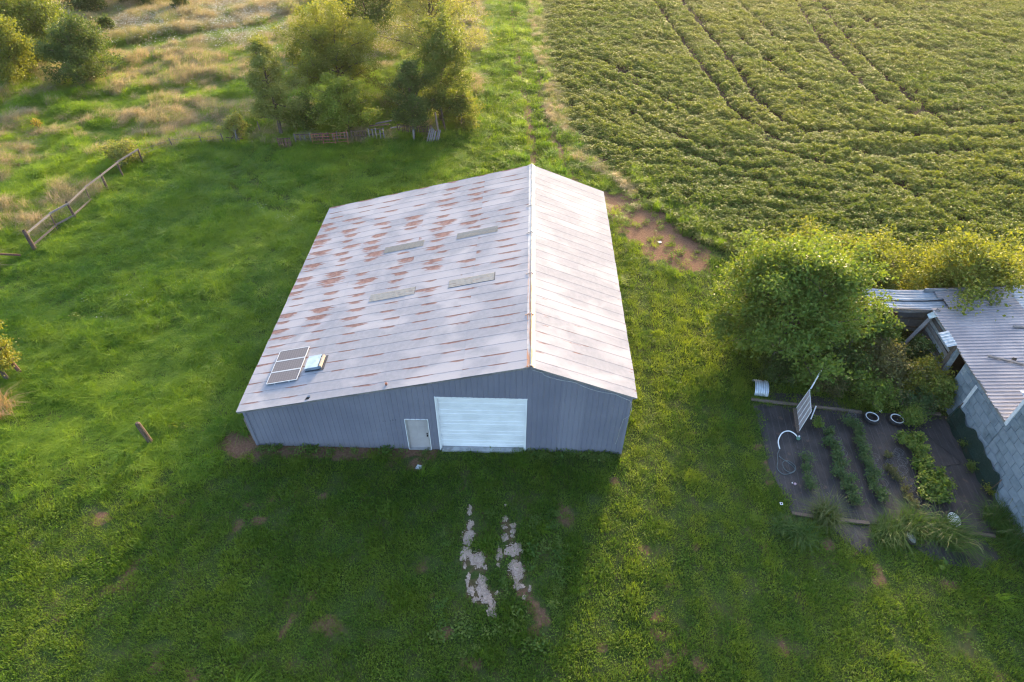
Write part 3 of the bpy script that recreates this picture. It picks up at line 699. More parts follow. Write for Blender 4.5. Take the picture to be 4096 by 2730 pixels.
# short turf
stripe_all = .5+.5*np.sin((lx-.12*ly)*2*np.pi/1.3)
s_ = ~is_long; k = s_.sum(); far = 1+.018*np.clip(ly[s_], 0, 60)
sc = (.75+.75*clump[s_]+.35*rng.random(k))*(1-.35*ld[s_]); hs = sc*(.55+1.0*clump[s_])*(1-.35*(1-stripe_all[s_])*sstep(15, 17, lx[s_]))
stripe = .5+.5*np.sin((lx[s_]-.12*ly[s_])*2*np.pi/1.3)
tint = np.clip(.22+.7*(fbm(lx[s_]*.35, ly[s_]*.35, 35, 3)-.5)+.6*(fbm(lx[s_]*1.7, ly[s_]*1.7, 36, 2)-.5)+.3*(rng.random(k)-.5)+.65*sstep(15, 17, lx[s_])*(lx[s_] < 23)*(stripe-.35)+.25*ld[s_], 0, 1)
scatter("lawn_grass", "short mown grass around the barn", "grass", lay(np.stack([lx[s_], ly[s_]], 1)), np.stack([sc*far, sc*far, hs*far], 1), rots(k), tint,
        rng.choice(4, k, p=[.34, .3, .2, .16]), lawn_p)
# long grass left of and behind the barn
s_ = is_long; k = s_.sum(); far = 1+.012*np.clip(ly[s_], 0, 60)
sc = (.75+.5*rng.random(k))*far; hs = .72*far*(.30+.6*sstep(.3, .7, wave[s_])+.7*sstep(.3, .75, fbm(lx[s_]*.7, ly[s_]*.7, 39, 2)))
tint = np.clip(.30+.9*(fbm(lx[s_]*.16, ly[s_]*.16, 37, 3)-.45)+1.0*(fbm(lx[s_]*.7+.5*ly[s_], ly[s_]*1.3-.3*lx[s_], 38, 3)-.5)+.5*(rng.random(k)-.5), 0, 1)
rt = rots(k, .15); rt[:, 2] = rng.normal(0, 1.2, k)
scatter("long_grass", "long uncut green grass left of and behind the barn", "grass", lay(np.stack([lx[s_], ly[s_]], 1)), np.stack([sc, sc, hs], 1), rt, tint, rng.choice(3, k), long_p)
# pasture: green and dry grass in sweeps, pale heads and white flowers far back
P = view_points(lambda y: 9 if y < 45 else 7, ymin=2, hi=lambda y: 9 + 0*y); x, y = P[:, 0], P[:, 1]
pas = pasture_mask(x, y); ok = free_mask(x, y) & (pas > .5); x, y = x[ok], y[ok]; n = len(x)
u_ = x*.87+y*.5; v_ = -x*.5+y*.87
dry = fbm(u_*.12, v_*.30, 41, 4)*.45+.55*fbm(x*.8, y*1.0, 43, 3)
dry = dry+.05*sstep(-14, -24, x)-.05*sstep(-16, -6, x)
band = seg_dist(x, y, DARKBAND)
isd = (rng.random(n) < sstep(.46, .66, dry)*.48) & (band > 1.3)
isd |= (y > 54) & (rng.random(n) < .35) & (band > 1.3)
rt = rots(n, .15); rt[:, 2] = rng.normal(0, .5, n)
hgt = np.where(band < 1.5, .35, .45+1.0*sstep(.28, .75, fbm(x*.45, y*.45, 45, 3)))*(1+.10*rng.normal(size=n)); far = 1+.008*np.clip(y, 0, 70)
g_ = ~isd; k = g_.sum()
scatter("pasture_grass", "green grass of the rough pasture beyond the fence", "grass", lay(np.stack([x[g_], y[g_]], 1)), np.stack([far[g_]*1.15, far[g_]*1.15, far[g_]*hgt[g_]], 1), rt[g_],
        np.clip(.50+1.2*(fbm(x[g_]*.25, y[g_]*.25, 47, 3)-.45)+.6*(rng.random(k)-.5), 0, 1), rng.choice(3, k), long_p)
k = isd.sum()
scatter("dry_grass", "tan dry seed grass in patches of the pasture", "grass", lay(np.stack([x[isd], y[isd]], 1)), np.stack([far[isd]*1.1, far[isd]*1.1, far[isd]*hgt[isd]*.95], 1), rt[isd],
        np.clip(.5*rng.random(k)+.5*sstep(.6, .5, dry[isd]), 0, 1), rng.choice(2, k), dry_p)
fl = (rng.random(n) < np.clip(.85*sstep(50, 57, y)*sstep(.40, .6, fbm(x*.16, y*.16, 49, 3))+.25*sstep(40, 50, y)*sstep(.55, .7, fbm(x*.3, y*.3, 51, 3)), 0, 1)) & (band > 1.2)
k = fl.sum()
scatter("wild_flowers", "white wildflowers speckling the far pasture", "wildflowers", lay(np.stack([x[fl], y[fl]], 1)), np.repeat((.8+.5*rng.random(k))[:, None], 3, 1), rots(k, .1), rng.random(k), rng.choice(3, k, p=[.45, .3, .25]), flower_p)
# small bright weeds and flowers in the lawn, along the barn's foot, in the worn ground
wx, wy = [], []
for k in range(46): wx.append(rng.uniform(.1, 16.4)); wy.append(-.08-.22*rng.random())
for k in range(50): wx.append(rng.uniform(12.4, 16.4)); wy.append(-.06-.25*rng.random())
for k in range(60): q = rng.normal(size=2); wx.append(-10.8+1.6*q[0]); wy.append(10.2+1.2*q[1])
for k in range(110): wx.append(rng.uniform(18, 25)); wy.append(rng.uniform(15, 25))
for k in range(70): wx.append(rng.uniform(9, 14)); wy.append(rng.uniform(-9, -3))
wx, wy = np.array(wx), np.array(wy); ok = free_mask(wx, wy) & ~gravel_cover(wx, wy) & ~((wx > 8.2) & (wx < 12.3) & (wy > -.7) & (rng.random(len(wx)) < .8)); wx, wy = wx[ok], wy[ok]; k = len(wx)
sc = .6+.7*rng.random(k)
scatter("low_weeds", "low broad-leaved weeds along the barn and in worn ground", "weeds", lay(np.stack([wx, wy], 1)), np.stack([sc, sc, sc*.9], 1), rots(k, .15), rng.random(k), rng.choice(2, k), weed_p)
wx = np.concatenate([rng.normal(-6.0, .6, 5), rng.normal(-4.2, .8, 7), rng.normal(-10.8, 1.2, 8)]); wy = np.concatenate([rng.normal(20.5, .4, 5), rng.normal(18.9, .5, 7), rng.normal(10.2, 1.0, 8)]); k = len(wx)
scatter("lawn_flowers", "small white flower heads in the long grass left of the barn", "wildflowers", lay(np.stack([wx, wy], 1)), np.full((k, 3), .55), rots(k, .1), rng.random(k), rng.choice(2, k), flower_p[:2])

# ------------------------------------------------------------------ bean field
SOYL = foliage("bean_leaf", (.060, .116, .015), (.125, .180, .026), (.190, .215, .038), .42, (1.4, 1.3, .5), True, .6, .25)
def bean(n, rad, h, seed):
    r2 = np.random.default_rng(seed); a = r2.random(n)*2*np.pi; rr = rad*np.sqrt(r2.random(n)); z = h*(1-.55*(rr/rad)**2)*(.45+.55*r2.random(n)**.5)
    return leaf_cloud(np.stack([rr*np.cos(a), rr*np.sin(a), z], 1), .125, .75, r2, .35, .2, .7)
bean_p = [proto("bean_a", bean(80, .36, .62, 1), SOYL), proto("bean_b", bean(80, .36, .56, 2), SOYL), proto("bean_c", bean(70, .32, .70, 3), SOYL)]
TRAM = [[(28.2, 90), (28.24, 75.3), (30.05, 48.2), (30.45, 38.5), (31.9, 34.9), (33, 32.4)], [(32, 90), (32.04, 75.5), (33.1, 56.3), (33.4, 41.6), (34.4, 35.9), (35.7, 34.2)],
        [(48, 90), (47.3, 76.3), (45.3, 59.6), (44.8, 47.6), (44.75, 42)], [(51, 90), (50.3, 76.4), (48.9, 64.8), (47.7, 49.7), (47.7, 43.8), (48.5, 35.5)]]
FURR = [[(33, 32.4), (35, 31.6), (37.1, 31.4)], [(35.7, 34.2), (37.5, 34.4), (39.5, 34.6)], [(48.5, 35.5), (52, 36.2), (60, 37.5), (72, 38)], [(44.75, 42), (46, 38.5), (50, 38.8), (60, 41)], [(39.5, 34.6), (46.5, 33.6), (53.8, 33.4), (70, 34)], [(37.1, 31.4), (41.2, 29.7), (47, 30.9), (52.6, 31.4), (66, 31)], [(37.1, 28.9), (38.5, 27.9), (40.3, 23.8), (41.6, 20)],
        [(21, 38.1), (24.7, 32.1), (27.2, 30.6), (31.6, 31.1), (35.4, 27.9)], [(16.4, 33.4), (20.5, 29.9), (24.4, 30.3), (28.5, 27), (31.9, 27.4)], [(22, 45), (25, 40), (27, 37)], [(19, 52), (22, 47), (24.5, 44)],
        [(52, 75), (54, 60), (58, 50)], [(56, 85), (60, 70), (66, 58)], [(36, 60), (37.5, 50), (38.5, 42)], [(39, 75), (40, 62), (41.5, 52)]]
P = view_points(lambda y: 8.5 if y < 35 else (7 if y < 60 else 6), ymin=12.5, ymax=92, lo=lambda y: 11+0*y); x, y = P[:, 0], P[:, 1]
sm = soy_mask(x, y); dt = np.minimum.reduce([seg_dist(x, y, T) for T in TRAM]); df = np.minimum.reduce([seg_dist(x, y, T) for T in FURR])
thin = fbm(x*.5, y*.5, 61, 3)
keep = (rng.random(len(x)) < sm) & (dt > .48+.3*(thin-.4)) & ((df > .42) | (rng.random(len(x)) < .2)) & free_mask(x, y) & (rng.random(len(x)) > dirt_mask(x, y)*.9)
x, y, dt, df, thin = x[keep], y[keep], dt[keep], df[keep], thin[keep]; n = len(x)
# drilled rows show as swells that follow the headland
ang = np.where(y < 33, 0.18, .95); rowc = np.where(y < 33, y+.18*x+1.2*np.sin(x*.12), x*.86+y*.5)
swell = .5+.5*np.sin(rowc*2*np.pi/1.55+2.6*(fbm(x*.22, y*.22, 63, 3)-.5)*2)
swell = .35*swell+.65*sstep(.3, .7, fbm(x*.30, y*.75, 65, 3))
hs = (.65+.55*swell+.2*rng.random(n))*(1-.45*sstep(.7, .1, dt)-.30*sstep(.8, .1, df))
edge_ = sstep(0, 2.5, x-np.interp(y, _sy, _sx)); hs *= .65+.35*edge_
sc = 1.0+.35*rng.random(n)+.004*y
tint = np.clip(.35+.9*(fbm(x*.12, y*.12, 67, 3)-.5)+.3*(rng.random(n)-.5)+.2*(1-edge_), 0, 1)
scatter("bean_crop", "leafy green bean crop filling the field behind the barn", "crop", lay(np.stack([x, y], 1)), np.stack([sc, sc, hs], 1), rots(n, .14), tint, rng.choice(3, n), bean_p)
# grassy weeds at the field edge: rusty-gold foxtail
P = np.stack([rng.uniform(12.2, 20, 2600), rng.uniform(18, 84, 2600)], 1); x, y = P[:, 0], P[:, 1]; e = np.interp(y, _sy, _sx)
k_ = (np.abs(x-e+.5) < .35+.9*vnoise(x*.3, y*.22, 71)) & (vnoise(x*.2, y*.28, 73) > .35); x, y = x[k_], y[k_]; n = len(x)
scatter("field_edge_grass", "gold and green seed grass along the edge of the bean field", "grass", lay(np.stack([x, y], 1)), np.stack([np.ones(n)*.8, np.ones(n)*.8, .5+.5*rng.random(n)], 1), rots(n, .12), rng.random(n)*.9, rng.choice(2, n), dry_p)
P = np.stack([rng.uniform(17, 31, 900), rng.uniform(13, 27, 900)], 1); x, y = P[:, 0], P[:, 1]
k_ = (vnoise(x*.45, y*.45, 75) > .55) & (soy_mask(x, y) > .4) & (np.abs(x-np.interp(y, _sy, _sx)) < 5); x, y = x[k_], y[k_]; n = len(x)
scatter("volunteer_grass", "bright green grass growing up through the thin near edge of the bean field", "grass", lay(np.stack([x, y], 1)), np.stack([np.ones(n), np.ones(n), 1.1+.8*rng.random(n)], 1), rots(n, .12), .3+.5*rng.random(n), rng.choice(3, n), long_p)

# ------------------------------------------------------------------ trees and shrubs
BARK = wood("bark", (.11, .085, .065), .45)
def leafmat(name, c1, c2, tr=.42, tc=None): return foliage(name, c1, c2, None, tr, tc or (1.55, 1.35, .45), False, .5, .35)
L_DARK = leafmat("dark_leaf", (.042, .085, .022), (.088, .135, .034))
L_MID = leafmat("mid_leaf", (.070, .120, .022), (.135, .180, .032))
L_YEL = leafmat("yellowing_leaf", (.125, .165, .022), (.235, .235, .036))
L_GOLD = leafmat("gold_green_leaf", (.100, .150, .022), (.190, .220, .036))
L_LIME = leafmat("lime_leaf", (.115, .185, .024), (.215, .265, .040))
L_PALE = leafmat("pale_leaf", (.125, .175, .045), (.220, .245, .072))
L_FRESH = leafmat("fresh_leaf", (.085, .160, .026), (.175, .240, .042))
L_MULB = leafmat("mulberry_leaf", (.070, .140, .022), (.150, .215, .036))
L_OLIVE = leafmat("olive_leaf", (.085, .105, .040), (.150, .150, .062))
L_BLUE = leafmat("bluish_leaf", (.055, .110, .042), (.100, .165, .060))
def tree(name, label, base, h, r, leaves, size, mat, seed, cat="tree", z0=.12, limbs=14, off=(0, 0), trunk_r=None, bare=0.0, spiky=.0, clump=.11, group=None, squash=1.0, top=1.0):
    """trunk with limbs and twigs; leaves gather round the twigs in uneven clumps"""
    leaves = int(leaves*1.7); size = size*1.12
    r2 = np.random.default_rng(seed); bz = float(hz(base[0], base[1]))
    e_ = empty(name, (base[0], base[1], bz), 0, label, cat, group)
    mb = MB(); tr = trunk_r or h*.018+.03
    th = h*(.62 if spiky < .5 else .9); tp = []
    for k in range(7):
        f_ = k/6; tp.append(Vector((off[0]*f_*.7+.05*h*(r2.random()-.5)*f_, off[1]*f_*.7+.05*h*(r2.random()-.5)*f_, th*f_-.05)))
    mb.tube(tp, [tr*(1-.72*k/6) for k in range(7)], 7)
    cen = []
    for i in range(limbs):
        f_ = (i+.5)/limbs; t0 = .12+.82*f_**.8 if z0 < .25 else .35+.62*f_
        sp = tp[0].lerp(tp[-1], t0) if True else tp[3]
        kk = min(int(t0*6), 5); sp = tp[kk].lerp(tp[kk+1], t0*6-kk)
        a = i*2.4+r2.random()*.9; el = r2.random()
        zf = z0+(1-z0)*(.10+.88*f_)+.10*(r2.random()-.5)                      # where in the crown the limb ends
        prof = max(.12, math.sin(math.pi*min(1, max(.03, (zf-z0)/(1-z0)*.86+.12)))**(.7+.6*spiky)) if top == 1.0 else max(.15, max(0.0, 1-(max(0.0, zf-z0)/(1-z0))**2)**.5)
        rad = r*prof*(.55+.5*r2.random())
        ep = Vector((off[0]*zf+math.cos(a)*rad, off[1]*zf+math.sin(a)*rad*squash, h*min(zf, .97)))
        mid = sp.lerp(ep, .55)+Vector((0, 0, .08*h*(r2.random()-.3)))
        mb.tube([sp, mid, ep], [tr*.42*(1-.5*f_), tr*.25*(1-.4*f_), .012], 5, False)
        for j in range(6):
            g_ = .35+.65*(j+.5)/6; b0 = sp.lerp(mid, g_*2-.0) if g_ < .5 else mid.lerp(ep, g_*2-1)
            d = Vector(r2.normal(size=3)); d.z = d.z*.7+.25+spiky*.8; d.normalize(); ln = r*(.18+.22*r2.random())
            tipv = b0+d*ln; mb.tube([b0, b0.lerp(tipv, .5)+Vector((0, 0, .04*ln)), tipv], [.02, .013, .006], 4, False)
            if r2.random() > bare:
                for w in (.45, .8, 1.05): cen.append(b0.lerp(tipv, w))
    add("trunk", mb.mesh("trunk", BARK, True), e_)
    cen = np.array([tuple(q) for q in cen]); wts = .35+r2.random(len(cen))**1.5; wts /= wts.sum()
    ci = r2.choice(len(cen), leaves, p=wts); s_ = r*clump
    C = cen[ci]+r2.normal(size=(leaves, 3))*np.array([s_, s_, s_*.75]); C = C[C[:, 2] > .05]
    V, F, A = leaf_cloud(C, size, .25, r2, .4, .5)
    A = np.clip(A*.6+.4*np.repeat((wts[ci[:len(C)]]*len(cen)-.3), 4), 0, 1)
    add("crown", np_mesh("crown", V, F, mat, {"rnd": A}), e_)
    return e_
tree("pasture_tree", "yellow-green tree at the far left edge of the pasture", (-37.8, 42.7), 5.9, 3.4, 11000, .17, L_GOLD, 101, z0=.05)
tree("pasture_tree", "large dark tree behind the round tree in the upper left", (-38.2, 49.5), 7.0, 4.2, 13000, .18, L_MID, 102, z0=.08, limbs=18)
tree("pasture_tree", "round dense dark tree standing alone in the pasture, upper left", (-30.6, 43.0), 5.6, 3.3, 12000, .16, L_DARK, 103, z0=.03, limbs=20)
tree("pasture_tree", "dark tree crowding the top left corner of the pasture", (-44, 55), 6.4, 4.8, 9500, .2, L_DARK, 104, z0=.05)
tree("pasture_shrub", "low dark shrub behind the large upper left tree", (-42.5, 66), 3.6, 2.6, 4200, .2, L_DARK, 105, "shrub", z0=.03)
tree("pasture_shrub", "dark shrub thicket at the top edge above the flowers", (-37.5, 70.5), 4.2, 3.4, 5500, .2, L_DARK, 106, "shrub", z0=.03)
tree("pasture_shrub", "small round shrub in the flower meadow near the top edge", (-31.0, 66.5), 2.2, 1.2, 1400, .18, L_DARK, 107, "shrub", z0=.03)
tree("pasture_shrub", "small dark bush just right of the large upper left tree", (-36.0, 58.0), 2.0, 1.2, 1300, .18, L_DARK, 108, "shrub", z0=.03)
tree("slim_tree", "slim pale green tree at the left end of the pallet fence", (-8.5, 32.2), 7.5, 2.6, 13000, .13, L_PALE, 111, z0=.05, spiky=.8, limbs=20, clump=.08)
tree("broad_tree", "broad yellow-green tree, the largest crown behind the pallet fence", (-4.9, 39.4), 7.9, 4.7, 26000, .14, L_GOLD, 112, z0=.2, limbs=26, trunk_r=.22, clump=.065)
tree("young_tree", "low bushy yellow-green tree overhanging the red pipe gate", (-3.0, 33.0), 4.4, 2.8, 14000, .13, L_LIME, 113, z0=.2, limbs=22, clump=.075)
tree("far_tree", "dark green tree at the top edge behind the broad tree", (-6.0, 57.0), 8.2, 4.4, 12000, .18, L_DARK, 114, z0=.16, limbs=16)
tree("airy_tree", "tall airy yellowing tree with bare limbs at the top edge", (2.6, 47.5), 10.5, 5.6, 15000, .15, L_PALE, 115, z0=.12, limbs=26, bare=.25, clump=.09, trunk_r=.2)
tree("leaning_tree", "tall dark tree leaning right above the leaning pallet", (4.5, 34.8), 8.8, 3.0, 19000, .14, L_MID, 116, z0=.04, limbs=24, off=(.8, .6), spiky=.3, clump=.085)
tree("narrow_tree", "narrow dark bluish tree in front of the tall leaning tree", (2.7, 32.0), 6.4, 2.0, 10500, .12, L_DARK, 117, z0=.10, limbs=20, spiky=.4, clump=.09)
tree("hedge_shrub", "golden undergrowth shrub between the broad tree and the leaning tree", (1.0, 38.5), 3.0, 2.4, 4600, .13, L_GOLD, 118, "shrub", z0=.03)
tree("hedge_shrub", "golden shrub at the right foot of the leaning tree", (6.4, 34.6), 3.2, 2.0, 4600, .12, L_GOLD, 119, "shrub", z0=.03)
tree("hedge_shrub", "dark shrub under the slim tree beside the pallet fence", (-6.6, 33.4), 2.8, 1.8, 3200, .13, L_MID, 120, "shrub", z0=.03)
tree("fence_shrub", "small yellow-green shrub over the broken boards by the wheel tracks", (-11.9, 31.6), 2.2, 1.1, 1500, .12, L_PALE, 121, "shrub", z0=.2)
tree("fence_shrub", "pale green bush at the far end of the rail fence", (-18.9, 26.6), 1.9, 1.6, 1900, .12, L_PALE, 122, "shrub", z0=.03)
tree("edge_tree", "golden sapling at the left edge of the picture beside a post", (-13.9, 3.7), 4.4, 1.5, 4200, .10, L_YEL, 123, "sapling", z0=.08, spiky=.5)
tree("goldenrod", "clump of golden flowers in the dry pasture grass", (-29.1, 32.3), .9, .5, 170, .10, GOLD, 124, "flowers", z0=.5, limbs=8)
# right of the barn
tree("mulberry_bush", "big leafy bush between the barn and the broken shed", (25.9, 7.4), 6.2, 4.3, 31000, .15, L_MULB, 131, "bush", z0=.03, limbs=34, trunk_r=.16, top=.9, clump=.075, spiky=.35)
tree("mulberry_bush", "yellow-green bush rising behind the big leafy bush", (28.2, 11.6), 4.3, 2.5, 9000, .14, L_GOLD, 132, "bush", z0=.03, limbs=18)
tree("mulberry_bush", "bush touching the far end of the broken shed roof", (31.6, 11.9), 3.9, 2.5, 9000, .14, L_GOLD, 133, "bush", z0=.03, limbs=18)
tree("mulberry_bush", "bush hanging over the back edge of the shed roof", (36.2, 10.2), 4.9, 3.0, 13000, .15, L_GOLD, 134, "bush", z0=.05, limbs=22)
tree("mulberry_bush", "golden bush at the right edge behind the shed", (41.5, 11.6), 5.0, 2.8, 7500, .15, L_GOLD, 135, "bush", z0=.05)
tree("shed_shrub", "vine shrub climbing in front of the broken shed wing", (30.3, 6.9), 2.9, 1.1, 3800, .13, L_FRESH, 141, "shrub", z0=.03)
tree("shed_shrub", "brownish shrub filling the roofless shed bay", (30.2, 5.0), 2.1, 1.7, 4200, .11, L_OLIVE, 142, "shrub", z0=.03)
tree("shed_shrub", "dark shrub inside the shed bay by the slatted wall", (32.1, 6.2), 2.0, .9, 2300, .12, L_DARK, 143, "shrub", z0=.03)
tree("shed_shrub", "yellowing shrub in front of the dark shed opening", (31.6, 4.5), 1.8, 1.3, 3600, .12, L_YEL, 144, "shrub", z0=.03)
tree("shed_shrub", "dark leafy shrub against the block wall below the opening", (32.0, 3.6), 1.7, 1.1, 3400, .12, L_MID, 145, "shrub", z0=.03)
tree("shed_shrub", "dark green shrub under the right side of the big bush", (28.2, 5.2), 1.9, 1.6, 4200, .12, L_DARK, 146, "shrub", z0=.03)
tree("shed_shrub", "greyish shrub behind the top timber of the garden", (27.3, 4.5), 1.2, 1.1, 2800, .09, L_OLIVE, 147, "shrub", z0=.03)
tree("shed_shrub", "fresh green shrub behind the two tyres", (29.2, 3.7), 1.3, 1.1, 2800, .10, L_FRESH, 148, "shrub", z0=.03)
tree("shed_shrub", "low grey-green shrub right of the tyres along the top timber", (31.3, 3.3), 1.1, 1.1, 2600, .08, L_BLUE, 149, "shrub", z0=.03)
tree("shed_shrub", "dark grassy shrub left of the big bush's foot", (25.2, 5.2), 1.2, 1.2, 2600, .10, L_DARK, 150, "shrub", z0=.03)

# ------------------------------------------------------------------ gravel showing through the drive
t = NT("limestone_gravel"); p = t.pos(); v = t.n("ShaderNodeTexVoronoi", {"Vector": p, "Scale": 34.0}); n = t.noise(p, 4, 4)
c = t.mix(v.outputs["Color"], (.29, .195, .150), (.54, .405, .330)); c = t.mix(t.math('MULTIPLY', t.rng(n, .55, .75), .5), c, (.30, .22, .18))
GRAV = t.done(t.pbsdf(c, .9, 0, .2, t.bump(v.outputs["Distance"], .8, .02)))
STONE = simple("pale_stone", (.48, .355, .285), .9, 0, .25, 9, .3, .2)
r2 = np.random.default_rng(77); SP = []
for gx_, gy_, ga, gb in GRAVEL:
    n_ = 26; ph = r2.random(3)*6; V = [(0, 0, .05)]
    for k in range(n_):
        a = 2*math.pi*k/n_; q = 1+.22*math.sin(2*a+ph[0])+.16*math.sin(3*a+ph[1])+.12*math.sin(7*a+ph[2])+.10*r2.normal()
        V.append((ga*.98*q*math.cos(a), gb*.98*q*math.sin(a), .014))
    me = np_mesh("gravel_patch", np.array(V), np.array([(0, k+1, (k+1) % n_+1) for k in range(n_)]), GRAV)
    tag(add("gravel_patch", me, None, (gx_, gy_, 0)), kind="structure")
    k = int(ga*gb*3.2*260)+6; a = r2.random(k)*2*np.pi; q = np.sqrt(r2.random(k))*1.12
    SP.append(np.stack([gx_+ga*q*np.cos(a), gy_+gb*q*np.sin(a), np.full(k, .045)], 1))
SP = np.concatenate(SP); k = len(SP)
O = np.array([(1, 0, 0), (-1, 0, 0), (0, 1, 0), (0, -1, 0), (0, 0, 1), (0, 0, -1)], float); OF = np.array([(0, 2, 4), (2, 1, 4), (1, 3, 4), (3, 0, 4), (2, 0, 5), (1, 2, 5), (3, 1, 5), (0, 3, 5)])
S_ = (.012+.032*r2.random((k, 1))**2)*(1+.5*r2.normal(size=(k, 3))*.5); V = (SP[:, None, :]+O[None]*S_[:, None, :]*(1+.25*r2.normal(size=(k, 6, 1)))); F = (np.arange(k)[:, None, None]*6+OF[None]).reshape(-1, 3)
tag(add("gravel_stones", np_mesh("gravel_stones", V.reshape(-1, 3), F, STONE)), "loose pale gravel stones on the two wheel strips in front of the barn", "gravel", kind="stuff")

# ------------------------------------------------------------------ weathered fences and posts
OLDW = wood("weathered_wood", (.15, .13, .122), .4); BRNW = wood("brown_wood", (.105, .072, .056), .45); GREYW = wood("silver_wood", (.22, .20, .195), .35); REDB = wood("reddish_board", (.17, .095, .07), .4)
WIRE = simple("fence_wire", (.13, .12, .115), .7, .2)
def gz(x, y): return 0.0 if x < -16 and y < 28 else float(hz(x, y))
FP = [(-19.11, 14.89, 1.55, .125), (-19.0, 17.25, 1.2, .05), (-18.5, 18.6, 1.42, .085), (-18.52, 20.7, 1.2, .045), (-18.3, 22.55, 1.4, .09), (-18.1, 24.5, 1.35, .07), (-17.6, 26.6, 1.3, .07)]
fen = empty("rail_fence", (-18.4, 20.5, gz(-18.4, 20.5)), 0, "weathered wooden rail fence with wire mesh along the pasture on the left", "fence")
for k, (x, y, h, r_) in enumerate(FP):
    z = gz(x, y); dx = .06*math.sin(k*2.3)
    wpart("post", MB().tube([(x, y, z-.1), (x+dx*.5, y, z+h*.5), (x+dx, y+.03, z+h), (x+dx, y+.03, z+h+.005)], [r_, r_*.97, r_*.9, r_*.55], 9).mesh("post", BRNW, True), fen)
for k in range(len(FP)-1):
    (x0, y0, h0, _), (x1, y1, h1, _) = FP[k], FP[k+1]; z0, z1 = gz(x0, y0), gz(x1, y1)
    wpart("rail", MB().beam((x0+.07, y0-.05, z0+1.33+.02*(k % 2)), (x1+.08, y1+.05, z1+1.31), .04, .12).mesh("rail", GREYW), fen)
    if k < 3: wpart("rail", MB().beam((x0+.07, y0-.02, z0+.50), (x1+.08, y1+.05, z1+.46-.03*k), .04, .10).mesh("rail", OLDW), fen)
m = MB()
for k in range(4):
    (x0, y0, *_), (x1, y1, *_) = FP[k], FP[k+1]; z0, z1 = gz(x0, y0), gz(x1, y1)
    for hh in np.linspace(.12, 1.22, 8): m.tube([(x0+.1, y0, z0+hh), ((x0+x1)/2+.1, (y0+y1)/2, (z0+z1)/2+hh-.03), (x1+.1, y1, z1+hh)], .004, 3, False)
    for f_ in np.arange(.06, 1, .09): m.tube([(x0+(x1-x0)*f_+.1, y0+(y1-y0)*f_, z0+.12), (x0+(x1-x0)*f_+.1, y0+(y1-y0)*f_, z0+1.2)], .0035, 3, False)
w = wpart("wire_mesh", m.mesh("wire_mesh", WIRE), fen); w["kind"] = "stuff"
bf = empty("fallen_rails", (-20.4, 13.2, gz(-20.4, 13.2)), 0, "broken fence end with fallen rails at the left edge", "fence")
wpart("post", MB().tube([(-20.6, 13.3, 0), (-20.75, 13.35, .95)], [.07, .06], 8).mesh("post", BRNW), bf)
wpart("rail", MB().beam((-20.65, 13.3, .9), (-19.5, 14.1, .25), .05, .13).mesh("rail", REDB), bf); wpart("rail", MB().beam((-21.8, 12.2, .25), (-20.1, 12.9, .35), .05, .14).mesh("rail", GREYW), bf)
def post(name, label, x, y, h, r_, lean, mat):
    z = gz(x, y); pts = [(x+lean[0]*f_, y+lean[1]*f_, z-.1+(h+.1)*f_) for f_ in (0, .33, .66, .96, 1)]
    rr = [r_*1.15, r_, r_*1.06, r_*.92, r_*.5]
    return tag(MB().tube(pts, rr, 10).build(name, mat, smooth=False), label, "post")
post("wooden_post", "lone weathered post with split top in the lawn left of the barn", -4.9, -.05, 1.5, .115, (-.08, -.02), wood("split_post", (.12, .085, .062), .5))
post("wooden_post", "leaning brown post beside the golden sapling at the left edge", -13.5, 4.15, 1.05, .09, (-.12, .02), REDB)
post("wooden_post", "second shorter post half hidden under the golden sapling", -14.6, 3.7, .8, .07, (-.1, 0), REDB)
post("wooden_post", "rusty post standing against the barn's left front corner", -.26, .35, 1.55, .075, (-.03, -.05), wood("corner_post", (.22, .18, .16), .4))
post("wooden_post", "thin grey stake in the shade left of the slim tree", -10.3, 32.4, 1.1, .04, (-.1, .1), OLDW)
bs = empty("broken_boards", (-11.9, 30.7, gz(-11.9, 30.7)), 0, "heap of broken fence boards under the small shrub by the wheel tracks", "boards")
for k, (a, b) in enumerate((((-12.3, 30.4, .1), (-11.5, 31.1, 1.1)), ((-11.4, 30.5, .1), (-11.9, 31.1, 1.0)), ((-12.5, 30.6, .5), (-11.2, 30.8, .35)), ((-11.6, 30.3, 0), (-11.5, 30.5, 1.2)))):
    wpart("board", MB().beam(a, b, .13, .03).mesh("board", OLDW if k % 2 else BRNW), bs)
wl = empty("wire_fence", (-14.2, 29.6, gz(-14.2, 29.6)), 0, "sagging two-wire fence between the rail fence and the broken boards", "fence")
for x in (-16.4, -14.2, -12.6): wpart("post", MB().tube([(x, 29.4+.25*(x+16), 0), (x-.05, 29.4+.25*(x+16), 1.0)], .04, 6).mesh("post", OLDW), wl)
for hh in (.55, .85): wpart("wire", MB().tube([(-17.6, 27.0, hh+.2), (-16.4, 29.3, hh), (-14.2, 29.85, hh-.04), (-12.6, 30.25, hh)], .012, 4).mesh("wire", GREYW), wl)

